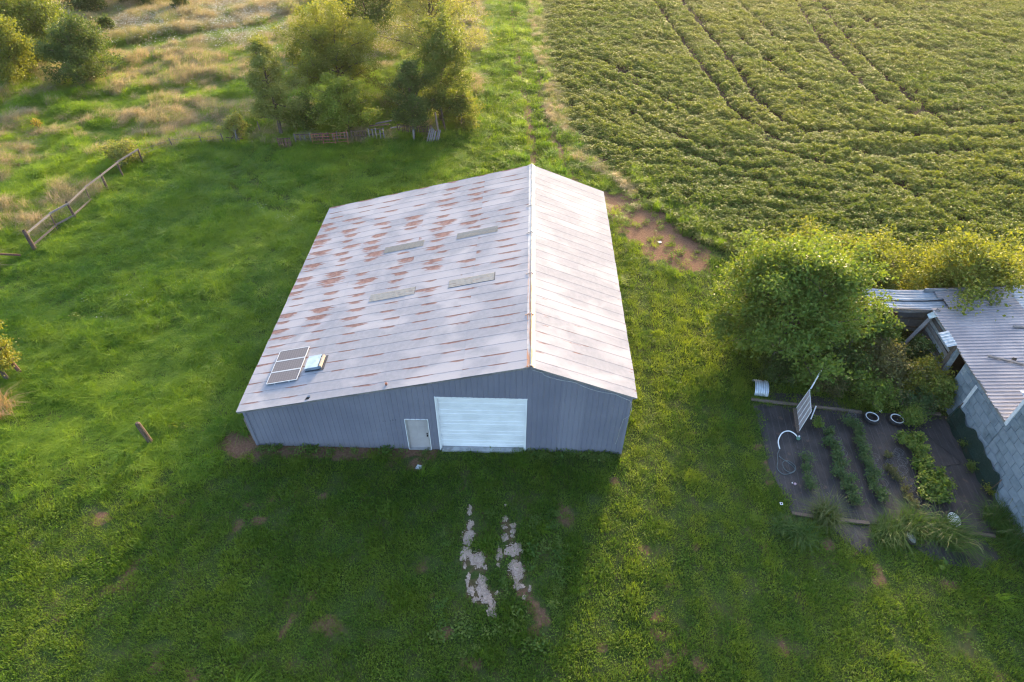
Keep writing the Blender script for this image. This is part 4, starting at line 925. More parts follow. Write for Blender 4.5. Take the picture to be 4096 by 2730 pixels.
# pallets stood on edge as a fence, with a pipe gate leaning on them
def pallet(label, x, y, rz, w=1.2, h=1.05, tilt=.08, n=6, mat=OLDW, seed=0):
    e_ = empty("pallet", (x, y, gz(x, y)), rz, label, "pallet", "pallets stood up as a fence"); r_ = random.Random(seed); Mt = Matrix.Rotation(tilt, 4, 'X')
    for k in range(n):
        xx = -w/2+.06+(w-.12)*k/(n-1)+r_.uniform(-.03, .03); hh = h*r_.uniform(.82, 1.08); zz = r_.uniform(-.05, .05)
        a = Mt @ Vector((xx, -.04, zz)); b = Mt @ Vector((xx+r_.uniform(-.04, .04), -.04, hh+zz))
        add("slat", MB().beam(a, b, r_.uniform(.085, .115), .018, (0, 1, 0)).mesh("slat", mat), e_)
    for zz in (.12, h*.52, h*.9): add("stringer", MB().beam(Mt @ Vector((-w/2, .01, zz)), Mt @ Vector((w/2, .01, zz+r_.uniform(-.04, .04))), .038, .09, (0, 0, 1)).mesh("stringer", BRNW), e_)
    return e_
pallet("reddish board panel at the left end of the pallet fence", -7.45, 29.9, .25, 1.0, .95, .06, 7, REDB, 1)
pallet("open pallet right of the reddish board panel", -6.2, 30.65, .12, 1.3, 1.0, .05, 4, OLDW, 2)
pallet("pallet behind the left half of the red pipe gate", -4.75, 30.95, .03, 1.3, 1.0, .05, 6, BRNW, 3)
pallet("pallet behind the right half of the red pipe gate", -3.2, 31.15, .10, 1.3, .95, .05, 5, OLDW, 4)
pallet("dark pallet just right of the pipe gate", -1.75, 31.35, .14, 1.3, 1.05, .04, 6, BRNW, 5)
pallet("grey pallet with wide gaps in the middle of the pallet fence", -.35, 31.6, .16, 1.3, 1.1, .05, 5, GREYW, 6)
pallet("dark pallet behind the narrow bluish tree", 1.9, 32.3, -.35, 1.3, 1.1, .02, 7, BRNW, 7)
pallet("dark pallet behind the leaning grey pallet", 3.6, 32.1, .05, 1.3, 1.15, .02, 8, BRNW, 8)
pallet("pale grey pallet leaning sideways against the tall post", 4.25, 31.35, -.1, 1.0, 1.15, -.45, 6, GREYW, 9).rotation_euler = (0, .32, .12)
PIPE = simple("red_oxide_pipe", (.36, .13, .09), .7, .1, .35, 9)
pg = empty("pipe_gate", (-3.95, 30.55, gz(-3.95, 30.55)), .09, "rusty red pipe gate leaning on the pallets", "gate")
for zz in (.06, .3, .55, .8, 1.0): add("rail", MB().tube([(-1.42, -.1+zz*.16, zz-.02), (0, -.1+zz*.16, zz+.01), (1.42, -.1+zz*.16, zz+.10)], .022, 6).mesh("rail", PIPE), pg)
for xx, ht_ in ((-1.42, 1.0), (-.55, 1.0), (.4, 1.0), (1.42, 1.25)): add("upright", MB().tube([(xx, -.09, .03+.04*(xx > 0)), (xx, .08, ht_+.08)], .026, 6).mesh("upright", PIPE), pg)
post("wooden_post", "tall pale post holding up the leaning grey pallet", 4.8, 31.9, 2.3, .085, (-.22, .15), wood("pale_post", (.21, .155, .12), .35))
post("wooden_post", "tall dark post behind the leaning grey pallet", 5.25, 32.9, 2.2, .09, (-.35, .3), BRNW)
post("wooden_post", "grey post at the foot of the narrow bluish tree", 2.75, 31.45, 1.1, .09, (.02, 0), GREYW)
for k, (a, b, lab) in enumerate((((-.7, 33.2, .75), (1.7, 34.0, .95), "upper grey fallen board behind the pallet fence"), ((.6, 32.9, .55), (2.2, 33.2, .6), "lower grey fallen board behind the pallet fence"), ((-1.0, 32.2, 1.0), (.6, 32.5, 1.02), "long dark board lying along the top of the pallets"))):
    tag(MB().beam(a, b, .22, .04).build("loose_board", GREYW if k < 2 else BRNW), lab, "board")

# ------------------------------------------------------------------ the broken shed and the block building on the right
def S(u, v, z): return Vector((32.55, .1, z))+SU*u+SV*v
SRZ = math.atan2(SU.y, SU.x)
t = NT("painted_block"); p = t.obj(); n = t.noise(p, 3, 5); n2 = t.noise(p, 26, 4)
c = t.mix(t.rng(n, .3, .7), (.13, .165, .20), (.21, .25, .29)); c = t.mix(t.math('MULTIPLY', t.rand(), .55), c, (.27, .31, .36)); c = t.mix(t.rng(t.noise(t.pos(), .8, 4), .55, .75), c, (.10, .13, .15))
BLOCK = t.done(t.pbsdf(c, .85, 0, .2, t.bump(n2, .35, .01)))
MORT = simple("mortar", (.30, .335, .37), .95, 0, .2)
EAVE = 2.72; SLOPE = .115
shed = empty("tin_roof_shed", tuple(S(3.0, 3.6, 0)), SRZ, "block-walled shed with a ribbed tin roof beside the garden", "shed")
def sp(name, mb, mat, parent, smooth=False, sub=None):
    """part of a rotated thing from a mesh given in (u, v, z)"""
    o0 = parent if sub is None else sub; off = Vector((3.0, 3.6, 0)) if parent is shed else Vector((0, 0, 0))
    if parent is not shed: off = Vector(parent["uv0"])
    me = bpy.data.meshes.new(name)
    me.from_pydata([(q[0]-off.x, q[1]-off.y, q[2]) for q in mb.v], [], mb.f); me.update()
    if mat: me.materials.append(mat)
    return add(name, me, o0)
def block_wall(thing, v0, v1, h, u=0.0, hole=None):
    core = MB()
    for a, b, za, zb in ([(v0, v1, 0, h)] if hole is None else [(v0, hole[0], 0, h), (hole[1], v1, 0, h), (hole[0], hole[1], 0, hole[2])]):
        if b-a > .02 and zb-za > .02: core.box((u+.12, (a+b)/2, (za+zb)/2), (.2, b-a, zb-za))
    c_ = sp("wall_core", core, MORT, thing); bl, bh = .62, .40; row = 0; z = 0.0; r_ = random.Random(5)
    while z < h-.05:
        zz = min(z+bh, h); a = v0-(bl/2 if row % 2 else 0)
        while a < v1-.02:
            b0, b1 = max(a, v0), min(a+bl, v1)
            if b1-b0 > .06 and not (hole and b1 > hole[0]+.05 and b0 < hole[1]-.05 and zz > hole[2]+.05):
                d = r_.uniform(-.004, .005)
                sp("block", MB().box((u+.012-d/2, (b0+b1)/2, (z+zz)/2), (.05+d, b1-b0-.024, zz-z-.024)), BLOCK, thing, sub=c_)
            a += bl
        z = zz; row += 1
block_wall(shed, 0.0, 4.75, EAVE-.08, 0.0, (3.75, 4.62, .75))
# far end wall, right-hand wall and the floor behind the opening
sp("back_wall", MB().box((4.4, 9.0, 1.45), (8.6, .08, 2.9)), simple("tin_wall", (.30, .32, .35), .6, .3, .25, 3), shed)
sp("dark_floor", MB().box((4.3, 4.3, .02), (8.2, 9.0, .03)), simple("earth_floor", (.05, .04, .03), .95), shed)
sp("side_wall", MB().box((8.7, 4.5, 1.8), (.1, 9.0, 3.5)), simple("tin_side", (.32, .33, .36), .6, .2), shed)
sp("eave_beam", MB().beam((.03, 0.02, EAVE-.07), (.03, 7.5, EAVE-.07), .10, .11), wood("eave_timber", (.27, .235, .21), .35), shed)
# ribbed roof sheets
t = NT("tin_roof"); p = t.pos(); n = t.noise(p, .9, 5); n2 = t.noise(t.mapv(p, (.6, 9, 1)), 2, 4)
c = t.mix(t.rng(n, .35, .65), (.255, .235, .255), (.36, .32, .33)); c = t.mix(t.math('MULTIPLY', t.rng(n2, .55, .75), .6), c, (.17, .14, .145)); c = t.mix(t.math('MULTIPLY', t.rand(), .3), c, (.20, .19, .215))
TIN = t.done(t.pbsdf(c, .55, .25, .35))
TINB = simple("bluish_tin", (.30, .325, .37), .5, .3, .2, 2); RUST = simple("rusted_sheet", (.19, .085, .055), .9, 0, .35, 6)
def rib_sheet(u0, u1, v0, v1, z0, slope, sag=0.0, ribs=4, lift=0.0):
    mb = MB(); prof = []; w = v1-v0
    for k in range(ribs):
        c_ = v0+w*(k+.5)/ribs
        prof += [(c_-.045, 0), (c_-.022, .034), (c_+.022, .034), (c_+.045, 0)]
    prof = [(v0, 0)]+prof+[(v1+.03, .004)]; us = np.linspace(u0, u1, 5)
    for ua, ub in zip(us[:-1], us[1:]):
        za = z0+slope*(ua-0)-sag*math.sin(math.pi*(ua-u0)/(u1-u0)); zb = z0+slope*(ub-0)-sag*math.sin(math.pi*(ub-u0)/(u1-u0))
        for (va, ha), (vb, hb) in zip(prof[:-1], prof[1:]):
            mb.quad((ua, va, za+ha+lift), (ub, va, zb+ha+lift), (ub, vb, zb+hb+lift), (ua, vb, za+hb+lift))
    return mb
rf = sp("roof_frame", MB().beam((2.0, .1, EAVE+SLOPE*2-.09), (2.0, 8.9, EAVE+SLOPE*2-.09), .08, .1).beam((4.6, .1, EAVE+SLOPE*4.6-.09), (4.6, 8.9, EAVE+SLOPE*4.6-.09), .08, .1), OLDW, shed)
for k in range(9):
    v0 = -.02+.84*k; v1 = v0+.84; r_ = random.Random(k)
    if v0 > 7.0: v0, v1 = 6.7, 7.5
    sp("roof_sheet", rib_sheet(-.06+r_.uniform(-.05, .03), 4.2, v0, v1, EAVE, SLOPE, 0, 4, .001*(k % 2)), TIN, shed, sub=rf)
    sp("roof_sheet", rib_sheet(4.05, 8.9, v0, v1, EAVE, SLOPE, 0, 4, .008), TINB, shed, sub=rf)
for k in range(2):
    sp("roof_sheet", rib_sheet(.75-.2*k, 4.2, 7.5+.84*k, 8.34+.84*k, EAVE, SLOPE, .03, 4, .002), TIN, shed, sub=rf)
    sp("roof_sheet", rib_sheet(4.05, 8.9, 7.5+.84*k, 8.34+.84*k, EAVE, SLOPE, 0, 4, .009), TINB, shed, sub=rf)
for k in range(2):     # sagging bluish sheets over the roofless bay
    sp("sagging_sheet", rib_sheet(-3.1, .85, 7.45+.86*k, 8.31+.86*k, EAVE-.10+.09*k, .035, .12, 4, .004), TINB, shed, sub=rf)
sp("bent_sheet", rib_sheet(-.42, -.02, 4.75, 5.75, EAVE+.06, .45, 0, 5, .0), simple("pale_tin", (.42, .45, .48), .5, .2), shed, sub=rf)
sp("bent_sheet", MB().quad((-.30, 7.0, EAVE-.25), (-.02, 6.9, EAVE+.02), (-.02, 7.35, EAVE+.02), (-.32, 7.3, EAVE-.2)), simple("pale_tin_b", (.36, .44, .46), .5, .2), shed, sub=rf)
sp("roof_hole", MB().quad((1.83, 3.70, EAVE+.26), (2.0, 3.62, EAVE+.27), (2.12, 3.78, EAVE+.285), (1.98, 3.86, EAVE+.27)), DARK, shed, sub=rf)
# slatted wall of the bay, posts and girts
for k, z in enumerate((.35, .85, 1.35, 1.85, 2.3)):
    sp("wall_board", MB().beam((.0, 4.95, z), (.03, 7.4, z+.02), .04, .20), GREYW if k % 2 else OLDW, shed)
    sp("wall_strip", MB().beam((.06, 4.95, z+.24), (.06, 7.4, z+.24), .01, .22), simple("pale_strip", (.40, .42, .44), .6, .1), shed)
sp("door_post", MB().beam((-.03, 4.80, 0), (-.03, 4.80, EAVE-.02), .16, .14, (0, 1, 0)), wood("dark_post", (.16, .125, .105), .4), shed)
sp("corner_post", MB().beam((.0, 7.42, 0), (.0, 7.42, EAVE-.05), .14, .14, (0, 1, 0)), BRNW, shed)
# tin wall at the back of the open bay, with girts and one rusted sheet
for k, (ua, ub) in enumerate(((-3.1, -2.2), (-2.2, -1.25), (-1.25, -.65), (-.65, .1), (.1, .8))):
    sp("bay_sheet", MB().box(((ua+ub)/2, 8.9+.01*(k % 2), 1.3), (ub-ua-.02, .012, 2.55)), RUST if k == 2 else TINB, shed)
for z in (.35, .95, 1.55, 2.15): sp("girt", MB().beam((-3.1, 8.84, z), (.8, 8.84, z+.03), .05, .12), GREYW, shed)
sp("header", MB().beam((-3.2, 7.5, EAVE-.2), (0, 7.48, EAVE-.12), .05, .16), OLDW, shed)
sp("bay_post", MB().beam((-3.1, 7.5, 0), (-3.15, 7.5, EAVE-.2), .12, .12, (0, 1, 0)), BRNW, shed)
# white boards and trims on the block wall
sp("white_trim", MB().beam((-.05, 2.35, 1.05), (-.05, 2.35, 2.45), .17, .03, (1, 0, 0)), simple("white_board", (.62, .63, .66), .6, 0, .12), shed)
sp("dark_stake", MB().tube([(-.12, 2.42, .1), (-.07, 2.38, 1.3)], .025, 6), BRNW, shed)
tall = empty("block_building", tuple(S(3.0, -3.2, 0)), SRZ, "taller block building at the right edge with a white corner trim", "building"); tall["uv0"] = (3.0, -3.2, 0)
def tpart(n_, mb, mat): return sp(n_, mb, mat, tall)
block_wall(tall, -6.5, -.03, 4.4)
tpart("back_wall", MB().box((3.1, -.06, 2.2), (5.9, .1, 4.4)), MORT); tpart("front_wall", MB().box((3.1, -6.45, 2.2), (5.9, .1, 4.4)), MORT); tpart("side_wall", MB().box((6.0, -3.2, 2.2), (.1, 6.4, 4.4)), MORT)
tpart("corner_trim", MB().beam((-.03, -.03, 2.62), (-.03, -.03, 4.4), .15, .05, (1, 0, 0)), simple("white_corner", (.62, .63, .67), .6, 0, .1))
tpart("roof", rib_sheet(-.3, 6.3, -6.7, .2, 4.45, .05, 0, 24), TINB)
# loose timbers
def loose(label, a, b, w, t_, mat, name="loose_timber"): return tag(MB().beam(a, b, w, t_).build(name, mat), label, "timber")
loose("long board lying slanted across the tin roof", S(.95, 3.95, EAVE+.19), S(3.4, 2.75, EAVE+.46), .10, .05, GREYW)
loose("short board lying high on the tin roof", S(2.95, 5.95, EAVE+.41), S(4.6, 5.75, EAVE+.60), .12, .05, GREYW)
loose("grey beam propped diagonally from the shed roof corner into the bay", (31.35, 6.45, .45), tuple(S(.15, 7.35, EAVE+.12)), .17, .10, GREYW)
loose("grey post sticking out of the shrubs beside the big bush", (28.35, 5.55, .1), (28.75, 6.25, 1.95), .12, .10, OLDW)

# ------------------------------------------------------------------ the garden on black ground cloth
t = NT("ground_cloth"); p = t.pos(); n = t.noise(p, 1.1, 5); n2 = t.noise(t.mapv(p, (5, 1.2, 1)), 1.6, 4, .6, .6); n3 = t.noise(p, 30, 2)
sx = t.n("ShaderNodeSeparateXYZ", {0: p}).outputs
line = t.math('ABSOLUTE', t.math('SUBTRACT', t.math('FRACT', t.math('MULTIPLY', t.math('ADD', sx[0], t.math('MULTIPLY', sx[1], -.11)), 3.3)), .5))
c = t.mix(t.rng(n, .3, .7), (.024, .0225, .0245), (.052, .044, .045)); c = t.mix(t.math('MULTIPLY', t.rng(line, .035, .015), .4), c, (.14, .13, .14))
c = t.mix(t.rng(t.noise(p, 2.3, 5), .60, .74), c, (.115, .075, .055))
CLOTH = t.done(t.pbsdf(c, .62, 0, .35, t.bump(t.math('ADD', n2, t.math('MULTIPLY', n3, .15)), 1.0, .09)))
def sheet(name, poly, label=None, z=.02, res=.16):
    P_ = np.array(poly); x0, y0 = P_.min(0); x1, y1 = P_.max(0); xs = np.arange(x0, x1+res, res); ys = np.arange(y0, y1+res, res); X, Y = np.meshgrid(xs, ys)
    Z = z+.014*(fbm(X*1.6, Y*.6, 81, 3)-.5)+.05*np.abs(fbm(X*2.2+.8*Y, Y*.5, 83, 3)-.5)*sstep(29.5, 32, X)
    ins = in_poly(X, Y, poly); nx_ = len(xs); F = []
    for j in range(len(ys)-1):
        for i in range(nx_-1):
            if ins[j, i] or ins[j, i+1] or ins[j+1, i] or ins[j+1, i+1]: F.append((j*nx_+i, j*nx_+i+1, (j+1)*nx_+i+1, (j+1)*nx_+i))
    # pull outside corners onto the outline
    V = np.stack([X.ravel(), Y.ravel(), Z.ravel()], 1); out = ~ins.ravel(); used = np.unique(np.array(F)); o_ = used[out[used]]
    q = V[o_, :2]; best = np.full(len(o_), 1e9); bp = q.copy(); cl = list(poly)+[poly[0]]
    for (ax, ay), (bx, by) in zip(cl[:-1], cl[1:]):
        d = np.array([bx-ax, by-ay]); tt = np.clip(((q-[ax, ay])@d)/(d@d), 0, 1); pp = np.array([ax, ay])+tt[:, None]*d; dd = np.hypot(*(q-pp).T); s_ = dd < best; best[s_] = dd[s_]; bp[s_] = pp[s_]
    V[o_, :2] = bp; V[o_, 2] = z-.012+.01*fbm(bp[:, 0]*2, bp[:, 1]*2, 85, 2)
    o = add(name, np_mesh(name, V, np.array(F), CLOTH, smooth=True)); tag(o, label, "ground cloth"); return o
sheet("ground_cloth", FABRIC, "black woven ground cloth under the planted garden")
sheet("ground_cloth", FABRIC2, "wrinkled tongue of ground cloth outside the front timber", .018)
sheet("ground_cloth", FABRIC3, "loose flap of ground cloth below the tall grass clumps", .018)
sheet("ground_cloth", FABRIC4, "strip of black cloth behind the top timber", .015)
TIMB = wood("garden_timber", (.175, .13, .105), .35)
for lab, a, b in (("long timber edging along the top of the garden", (23.36, 3.5, .07), (28.5, 2.83, .07)), ("short timber edging at the top right of the garden", (30.4, 2.86, .06), (32.3, 2.84, .06)), ("timber edging at the front left corner of the garden", (23.44, -2.88, .06), (24.3, -3.02, .06)),
                  ("timber edging at the middle front of the garden", (25.1, -3.1, .06), (26.5, -3.26, .06)), ("timber edging under the tall grass at the front right", (29.9, -3.55, .06), (31.4, -3.7, .06)), ("short timber lying at the foot of the leaning slatted gate", (25.32, 2.95, .07), (25.05, 1.5, .07))):
    tag(MB().beam(a, b, .14, .09).build("garden_timber", TIMB), lab, "timber")

def leafy(name, label, x, y, r_, h, n, size, mat, seed, group=None, cat="plant"):
    r2 = np.random.default_rng(seed); e_ = empty(name, (x, y, .02), 0, label, cat, group); mb = MB(); cen = []
    for k in range(7):
        a = r2.random()*6.28; q = r_*r2.random()**.6*.8; tp_ = Vector((q*math.cos(a), q*math.sin(a), h*(.55+.4*r2.random())*(1-.35*(q/r_)**2))); mb.tube([(tp_.x*.2, tp_.y*.2, 0), tp_*.6, tp_], [.012, .008, .004], 4, False)
        for w in (.5, .75, 1): cen.append(tuple(tp_*w))
    add("stem", mb.mesh("stem", L_MID), e_)
    cen = np.array(cen); C = cen[r2.choice(len(cen), n)]+r2.normal(size=(n, 3))*np.array([r_*.26, r_*.26, h*.12]); C[:, 2] = np.maximum(C[:, 2], .02)
    V, F, A = leaf_cloud(C, size, .5, r2, .35, .3); add("foliage", np_mesh("foliage", V, F, mat, {"rnd": A}), e_); return e_
ORD = ["first", "second", "third", "fourth", "fifth", "sixth", "seventh", "eighth", "ninth", "tenth", "eleventh", "twelfth", "thirteenth"]
ROWS = [("row nearest the lawn", L_BLUE, .24, .45, 230, .06, [(24.89, -.06), (24.64, -.66), (24.58, -1.23), (24.62, -1.62)]),
        ("second garden row", L_BLUE, .27, .42, 210, .085, [(26.41, 1.55), (26.16, .98), (26.33, .59), (26.33, .06), (26.29, -.39), (26.14, -.83), (26.37, -1.18), (26.12, -1.54), (26.28, -1.74), (26.16, -2.21)]),
        ("third garden row", L_BLUE, .27, .40, 200, .085, [(27.65, 2.16), (27.88, 1.92), (27.82, 1.43), (27.67, .95), (27.68, .56), (27.53, .1), (27.6, -.28), (27.52, -.79), (27.44, -1.15), (27.42, -1.63), (27.44, -2.04)]),
        ("sparse fourth garden row", L_OLIVE, .20, .30, 120, .07, [(28.68, .21), (28.4, -.54), (28.52, -.69), (28.55, -1.04), (28.66, -1.6), (28.6, -2.01), (28.74, -2.34)]),
        ("bright row nearest the shed", L_FRESH, .31, .55, 230, .115, [(29.6, 1.01), (30.34, 1.27), (29.96, .7), (30.08, .4), (30.06, -.05), (29.77, -.43), (29.94, -.72), (29.65, -1.22), (30.31, -1.06), (29.76, -1.5), (30.38, -1.41), (29.42, -1.85), (30.0, -1.97)])]
for ri, (rn, mt, r_, h, n_, sz, pts) in enumerate(ROWS):
    for k, (x, y) in enumerate(pts):
        leafy("garden_plant", "%s plant from the back in the %s" % (ORD[k], rn), x, y, 1.3*r_*random.Random(k+ri).uniform(.85, 1.2), h*1.15, int(n_*1.5), sz*1.15, mt, 300+ri*20+k, "plants in the garden rows")
leafy("clipped_bush", "round clipped green bush covering the edge of the right tyre", 30.62, 2.2, .62, .95, 2200, .085, L_FRESH, 400, None, "bush")
leafy("vine_plant", "green vine at the foot of the leaning slatted gate", 26.0, 1.95, .30, .55, 330, .09, L_FRESH, 401)
leafy("broad_leaf_weed", "big-leaved weed in the grass below the loose cloth flap", 28.64, -5.05, .22, .2, 16, .26, L_FRESH, 402, None, "weed")
leafy("broad_leaf_weed", "big-leaved weed just right of the lone post", -4.3, .85, .25, .25, 14, .30, L_PALE, 403, None, "weed")
leafy("broad_leaf_weed", "smaller big-leaved weed between the lone post and the barn", -3.7, .9, .2, .22, 8, .28, L_PALE, 404, None, "weed")
for k, (x, y, lab) in enumerate(((32.4, .9, "low vine at the wall foot behind the bright row"), (32.25, -1.5, "yellowing weed at the near end of the green netting"), (32.05, -.4, "small weed on the cloth by the netting"))): leafy("wall_weed", lab, x, y, .3, .45, 200, .09, L_YEL if k == 1 else L_MID, 410+k, None, "weed")
def grassclump(label, x, y, r_, h, n, mat, seed, seeds=0, name="grass_clump", wind=(0, 0)):
    r2 = np.random.default_rng(seed); e_ = empty(name, (x, y, 0), 0, label, "grass clump"); V, F, A = blades(n, r_, h*.35, h, .020, .9, r2, wind, .8, .4)
    add("blades", np_mesh("blades", V, F, mat, {"rnd": A}), e_)
    if seeds:
        a = r2.random(seeds)*6.28; q = r_*(.5+.9*r2.random(seeds)); hh = h*(.75+.4*r2.random(seeds)); m = MB()
        for k in range(seeds):
            bx, by = q[k]*math.cos(a[k]), q[k]*math.sin(a[k]); m.tube([(bx*.3, by*.3, 0), (bx*.75, by*.75, hh[k]*.8), (bx, by, hh[k]), (bx*1.18, by*1.18, hh[k]*.97), (bx*1.3, by*1.3, hh[k]*.86)], [.004, .003, .009, .012, .005], 4, False)
        add("seed_heads", m.mesh("seed_heads", SEEDM), e_)["kind"] = "stuff"
    return e_
SEEDM = simple("foxtail_head", (.15, .155, .06), .9, 0, .3); G1 = leafmat("clump_blade", (.032, .085, .016), (.075, .150, .028)); G2 = leafmat("olive_blade", (.048, .085, .020), (.095, .135, .036))
grassclump("tall foxtail clump with gold seed heads at the garden's front left", 24.75, -3.05, .55, 1.1, 460, G2, 501, 26)
grassclump("rounded grass clump outside the front left timber", 23.4, -3.9, .55, .75, 380, G1, 502)
grassclump("smaller grass clump beside the rounded one at the lawn edge", 22.85, -3.6, .4, .6, 240, G1, 503)
grassclump("large drooping foxtail clump around the white wheel", 29.3, -3.75, .8, 1.05, 700, G1, 504, 30, wind=(.25, -.25))
grassclump("foxtail clump left of the white wheel", 28.3, -3.3, .65, .9, 520, G1, 505, 16)
grassclump("fine grass clump behind the grey wheel", 27.3, -3.55, .65, .7, 520, G1, 506)
grassclump("fine dark grass clump at the middle front timber", 26.75, -3.9, .5, .5, 340, G1, 507)
grassclump("dark grass clump at the front right corner of the garden", 31.9, -3.0, .7, .9, 480, G1, 508, 14)
grassclump("tall dark grass clump at the right edge below the garden", 32.2, -4.1, .8, 1.0, 560, G1, 509, 10)
grassclump("tan grass clump at the foot of the golden sapling", -13.3, 1.6, 1.1, .8, 620, leafmat("tan_blade", (.25, .18, .11), (.42, .31, .2)), 510)
tree("garden_shrub", "dark shrub at the right edge below the garden", (32.9, -4.9), 1.3, .9, 1200, .11, L_DARK, 511, "shrub", z0=.03)

# tyres, wheels and small things
RUB = simple("tyre_rubber", (.022, .021, .022), .8, 0, .3); WRIM = simple("white_sidewall", (.60, .61, .64), .5, 0, .08)
def tyre(label, x, y):
    e_ = empty("tyre", (x, y, .02), 0, label, "tyre", "tyres laid flat in the garden")
    add("rubber", MB().lathe([(.25, .02), (.33, 0), (.37, .05), (.38, .11), (.37, .17), (.33, .21), (.25, .20), (.235, .11)], 28, close=True).mesh("rubber", RUB, True), e_)
    add("sidewall_band", MB().lathe([(.245, .205), (.29, .222), (.30, .212), (.255, .195)], 28, close=True).mesh("sidewall_band", WRIM, True), e_)
tyre("flat tyre with white band on the left behind the third row", 28.8, 2.42); tyre("flat tyre with white band beside the round clipped bush", 29.95, 2.34)
def wheel(label, loc, rot, r_, spokes, mat, tyre_=True):
    e_ = empty("wheel", loc, 0, label, "wheel"); e_.rotation_euler = rot
    if tyre_: add("tyre", MB().lathe([(r_*1.0, -.05), (r_*1.22, -.07), (r_*1.32, 0), (r_*1.22, .06), (r_*1.0, .04)], 24, close=True).mesh("tyre", RUB, True), e_)
    add("rim", MB().lathe([(r_, -.04), (r_, .045), (r_*.9, .05), (r_*.86, .0), (r_*.86, -.04)], 24, close=True).mesh("rim", mat), e_)
    add("hub", MB().lathe([(.001, .05), (r_*.26, .05), (r_*.3, .02), (r_*.3, -.03)], 16).mesh("hub", mat), e_)
    for k in range(spokes):
        a = 2*math.pi*k/spokes; add("spoke", MB().beam((r_*.24*math.cos(a), r_*.24*math.sin(a), .03), (r_*.9*math.cos(a), r_*.9*math.sin(a), .03), r_*.24, .02, (0, 0, 1)).mesh("spoke", mat), e_)
wheel("white spoked wheel half hidden in tall grass at the garden front", (29.95, -3.1, .22), (R(18), R(12), 0), .30, 10, simple("white_plastic", (.72, .72, .74), .4, 0, .05))
wheel("grey steel wheel tilted in the grass by the cloth flap", (27.85, -3.95, .16), (R(14), R(24), .4), .22, 8, simple("grey_steel", (.42, .42, .45), .45, .3, .15))
cu = empty("culvert_piece", (23.95, 4.2, 0), -.12, "arched piece of corrugated galvanised culvert at the garden's top left", "culvert")
V, F = [], []; nu, nv = 14, 33
for j in range(nv):
    yy = -.45+.9*j/(nv-1)
    for i in range(nu):
        a = math.pi*(.12+.76*i/(nu-1)); rr = .46+.014*math.cos(0)
        V.append((.34*(1-2*j/(nv-1))+.0*yy, 0, 0)); 
V = []
for j in range(nv):
    xx = -.33+.66*j/(nv-1); rip = .016*math.sin(j/(nv-1)*2*math.pi*6)
    for i in range(nu):
        a = math.pi*(.06+.88*i/(nu-1)); V.append((xx, -(.50+rip)*math.cos(a), (.52+rip)*math.sin(a)*1.0))
for j in range(nv-1):
    for i in range(nu-1): F.append((j*nu+i, j*nu+i+1, (j+1)*nu+i+1, (j+1)*nu+i))
add("sheet", np_mesh("culvert_sheet", np.array(V), np.array(F), simple("galvanised_culvert", (.42, .45, .50), .4, .5, .2, 4), smooth=True), cu)
add("hole", MB().lathe([(.001, 0), (.045, 0), (.05, -.01)], 12, (.08, .18, .525), Matrix.Rotation(R(-20), 3, 'X')).mesh("hole", simple("rust_hole", (.10, .05, .04), .9)), cu)
# leaning slatted gate with poles
pn = empty("slatted_gate", (25.3, 2.3, 0), 0, "narrow slatted white gate leaning by the top timber", "gate")
WT = simple("white_bar", (.66, .64, .66), .5, 0, .06); BEI = simple("beige_slat", (.38, .34, .34), .7, 0, .12)
A0, A1, B0, B1 = Vector((25.1, 1.55, .05)), Vector((25.42, 3.0, .05)), Vector((25.35, 1.75, 1.25)), Vector((25.72, 3.15, 1.25))
for k in range(4):
    f0, f1 = k/4+.02, (k+1)/4-.02; wpart("slat", MB().quad(A0.lerp(A1, f0).lerp(B0.lerp(B1, f0), .0), A0.lerp(A1, f1), B0.lerp(B1, f1), B0.lerp(B1, f0)).mesh("slat", BEI), pn)
for k in range(5): f0 = k/4; wpart("bar", MB().tube([A0.lerp(A1, f0), B0.lerp(B1, f0)], .016, 6).mesh("bar", WT), pn)
for a, b in ((A0, A1), (B0, B1)): wpart("edge_rail", MB().tube([a, b], .018, 6).mesh("edge_rail", WT), pn)
for lab, a, b, r_ in (("tall white plastic pole slanting up behind the leaning slatted gate", (25.85, 3.3, .9), (26.25, 3.75, 2.1), .035), ("short white pole beside the leaning slatted gate", (25.75, 2.1, .3), (26.0, 2.55, .75), .03)):
    tag(MB().tube([a, b], r_, 8).build("white_pole", WT), lab, "pole")
def curve(name, label, cat, pts, r_, mat, z=.045, sub=6):
    P_ = [Vector((*q, z)) if len(q) == 2 else Vector(q) for q in pts]; out = []
    for i in range(len(P_)-1):
        p0, p1, p2, p3 = P_[max(i-1, 0)], P_[i], P_[i+1], P_[min(i+2, len(P_)-1)]
        for k in range(sub):
            f = k/sub; out.append(.5*((2*p1)+(p2-p0)*f+(2*p0-5*p1+4*p2-p3)*f*f+(3*p1-p0-3*p2+p3)*f**3))
    out.append(P_[-1]); return tag(MB().tube(out, r_, 6).build(name, mat), label, cat)
HOSE = simple("grey_hose", (.10, .13, .14), .5); BHOSE = simple("black_hose", (.02, .02, .022), .5)
curve("plastic_arch", "white plastic pipe bent in an arch on the cloth", "pipe", [(23.9, .5, .05), (23.96, .95, .07), (24.25, 1.38, .1), (24.6, 1.52, .1), (24.85, 1.36, .08), (24.95, 1.1, .05)], .028, simple("white_pipe", (.78, .78, .78), .4, 0, .03))
curve("garden_hose", "coiled grey garden hose near the lawn edge of the cloth", "hose", [(23.95, .55), (23.72, .2), (23.62, -.2), (23.48, -.6), (23.67, -.9), (24.14, -.78), (24.32, -.48), (24.12, -.18), (23.84, -.24), (23.78, -.6), (24.0, -.8), (24.26, -.62), (24.1, -.3), (23.85, -.05), (23.75, .1)], .017, HOSE)
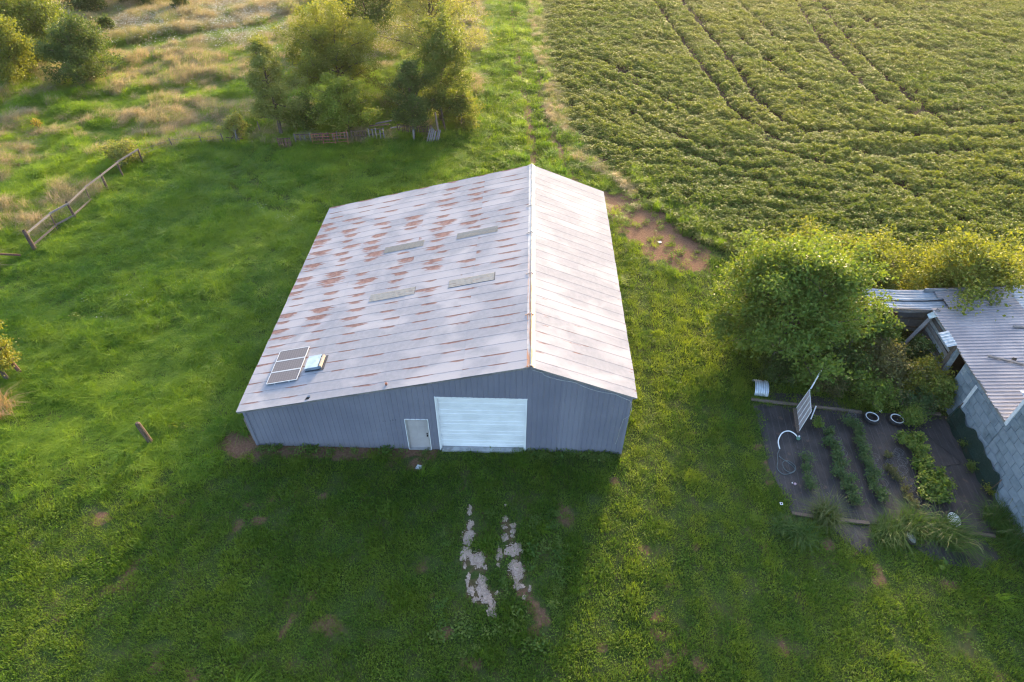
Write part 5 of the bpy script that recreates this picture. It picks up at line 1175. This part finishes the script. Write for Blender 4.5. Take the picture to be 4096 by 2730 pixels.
curve("drip_hose", "black hose running from the white arch to the flat tyres", "hose", [(24.85, 1.15), (24.63, .72), (24.87, .47), (25.4, .96), (26.1, 1.62), (26.7, 2.01), (27.35, 2.38), (28.4, 2.5)], .014, BHOSE)
curve("drip_hose", "black hose running diagonally to the shed wall", "hose", [(30.93, 1.89), (31.3, 1.06), (31.84, 0), (31.3, -.18), (30.86, -.4), (30.45, -.65)], .016, BHOSE)
tap = empty("hose_tap", (24.93, 1.12, .03), 0, "small green hose fitting at the end of the white arch", "tap"); add("body", MB().lathe([(.02, 0), (.09, 0), (.10, .06), (.06, .12), (.03, .16), (.001, .17)], 12).mesh("body", simple("green_plastic", (.10, .22, .16), .5)), tap); add("cap", MB().lathe([(.001, .21), (.04, .21), (.045, .17)], 10).mesh("cap", WT), tap)
RING = simple("ring_wire", (.20, .20, .205), .6, .2)
rank = {}
for k, (x, y) in enumerate(sorted([(26.65, .95), (26.59, .54), (26.61, .14), (27.96, 2.64), (27.8, 2.38), (27.96, 2.05), (26.36, -1.91), (27.92, -.01), (27.82, -.78), (27.88, -.49), (27.77, -1.35), (27.63, -1.77), (29.21, .37), (28.97, .18), (29.12, -.19), (28.94, -.62), (28.52, -.25), (28.93, -1.24), (28.91, -1.56), (28.8, -2.2), (28.67, -.9)], key=lambda q: -q[1])):
    grp = "second row" if x < 26.9 else ("third row" if x < 28.2 else "sparse fourth row")
    rank[grp] = rank.get(grp, 0)+1
    r_ = .17+.03*math.sin(k*1.7); m = MB().lathe([(r_, -.004), (r_+.004, 0), (r_, .004), (r_-.004, 0)], 22, close=True)
    e_ = empty("wire_ring", (x, y, 0), 0, "%s thin wire plant ring from the back beside the %s of the garden" % (ORD[rank[grp]-1], grp), "wire ring", "wire rings by the %s" % grp)
    for zz in (.28+.04*math.sin(k), .14): add("hoop", m.mesh("hoop", RING), e_, (0, 0, zz), (.12*math.sin(k*2.1), .12*math.cos(k*1.3), 0))
    for a in (0, 2.1, 4.2): add("leg", MB().tube([(r_*math.cos(a), r_*math.sin(a), 0), (r_*math.cos(a), r_*math.sin(a), .30)], .003, 3).mesh("leg", RING), e_)
# green netting along the foot of the wall
t = NT("green_netting"); w_ = t.n("ShaderNodeBsdfTransparent").outputs[0]
NET = t.done(t.n("ShaderNodeMixShader", {0: t.rng(t.noise(t.pos(), 60, 1), .3, .55, .55, .95), 1: w_, 2: t.pbsdf((.010, .030, .022), .7, 0, .2)}).outputs[0])
V, F = [], []; nv = 40
for j in range(nv+1):
    v = -1.75+4.3*j/nv; hh = (.95+.10*math.sin(v*3)+.08*math.sin(v*7.3))*(min(1, (v+1.9)*1.6)); o_ = .12+.05*math.sin(v*5)
    for f_, uu in ((0, -o_-.18), (.5, -o_-.05), (1, -o_+.03)): q = S(uu, v-.1, .02+hh*f_); V.append(tuple(q))
for j in range(nv):
    for i in range(2): F.append((j*3+i, j*3+i+1, j*3+i+4, j*3+i+3))
tag(add("garden_netting", np_mesh("garden_netting", np.array(V), np.array(F), NET)), "dark green garden netting hung along the foot of the block wall", "netting")
curve("brown_stake", "thin brown stake leaning on the near end of the netting", "stake", [tuple(S(-.3, -1.75, 0)), tuple(S(-.12, -1.7, 1.0))], .02, BRNW)
for lab, x, y in (("small solar light at the lawn edge of the cloth", 23.02, -2.57), ("small solar light behind the flat tyres", 29.3, 2.75)):
    e_ = empty("solar_light", (x, y, 0), 0, lab, "solar light"); add("stake", MB().tube([(0, 0, 0), (0, 0, .26)], .012, 6).mesh("stake", BLK), e_); add("head", MB().box((0, 0, .28), (.11, .11, .035)).mesh("head", WT), e_); add("cell", MB().box((0, 0, .3), (.06, .06, .006)).mesh("cell", BLK), e_)
e_ = empty("garden_ornament", (24.0, -1.43, .03), 0, "small pink and white ornament on the cloth by the first row", "ornament"); add("head", MB().lathe([(.001, .1), (.05, .09), (.06, .05), (.03, .0)], 10).mesh("head", simple("pink_plastic", (.55, .38, .45), .5)), e_); add("foot", MB().lathe([(.001, .03), (.03, .03), (.03, 0)], 8, (-.08, .08, 0)).mesh("foot", WT), e_)
tag(MB().box((0, 0, .03), (.22, .18, .03), Matrix.Rotation(.4, 3, 'Z')).build("white_scrap", WT, None, (20.9, 17.3, .0)), "white scrap of board on the bare dirt behind the barn", "scrap")
tag(MB().quad((-.15, -.1, .03), (.12, -.14, .035), (.16, .08, .03), (-.05, .13, .05)).build("plastic_scrap", WT, None, (7.5, -1.0, 0)), "pale plastic scrap on the bare patch before the small door", "scrap")

# ------------------------------------------------------------------ evening haze over the land
hv = NT("haze_air"); vol = hv.n("ShaderNodeVolumePrincipled", {"Color": (.95, .93, .90, 1), "Density": .00014, "Anisotropy": .72})
hv.t.links.new(vol.outputs[0], hv.out.inputs["Volume"])
hz_o = MB().box((10, 40, 12), (260, 200, 26.4)).build("haze", hv.m); tag(hz_o, "thin golden evening haze over the fields", "haze", kind="stuff")
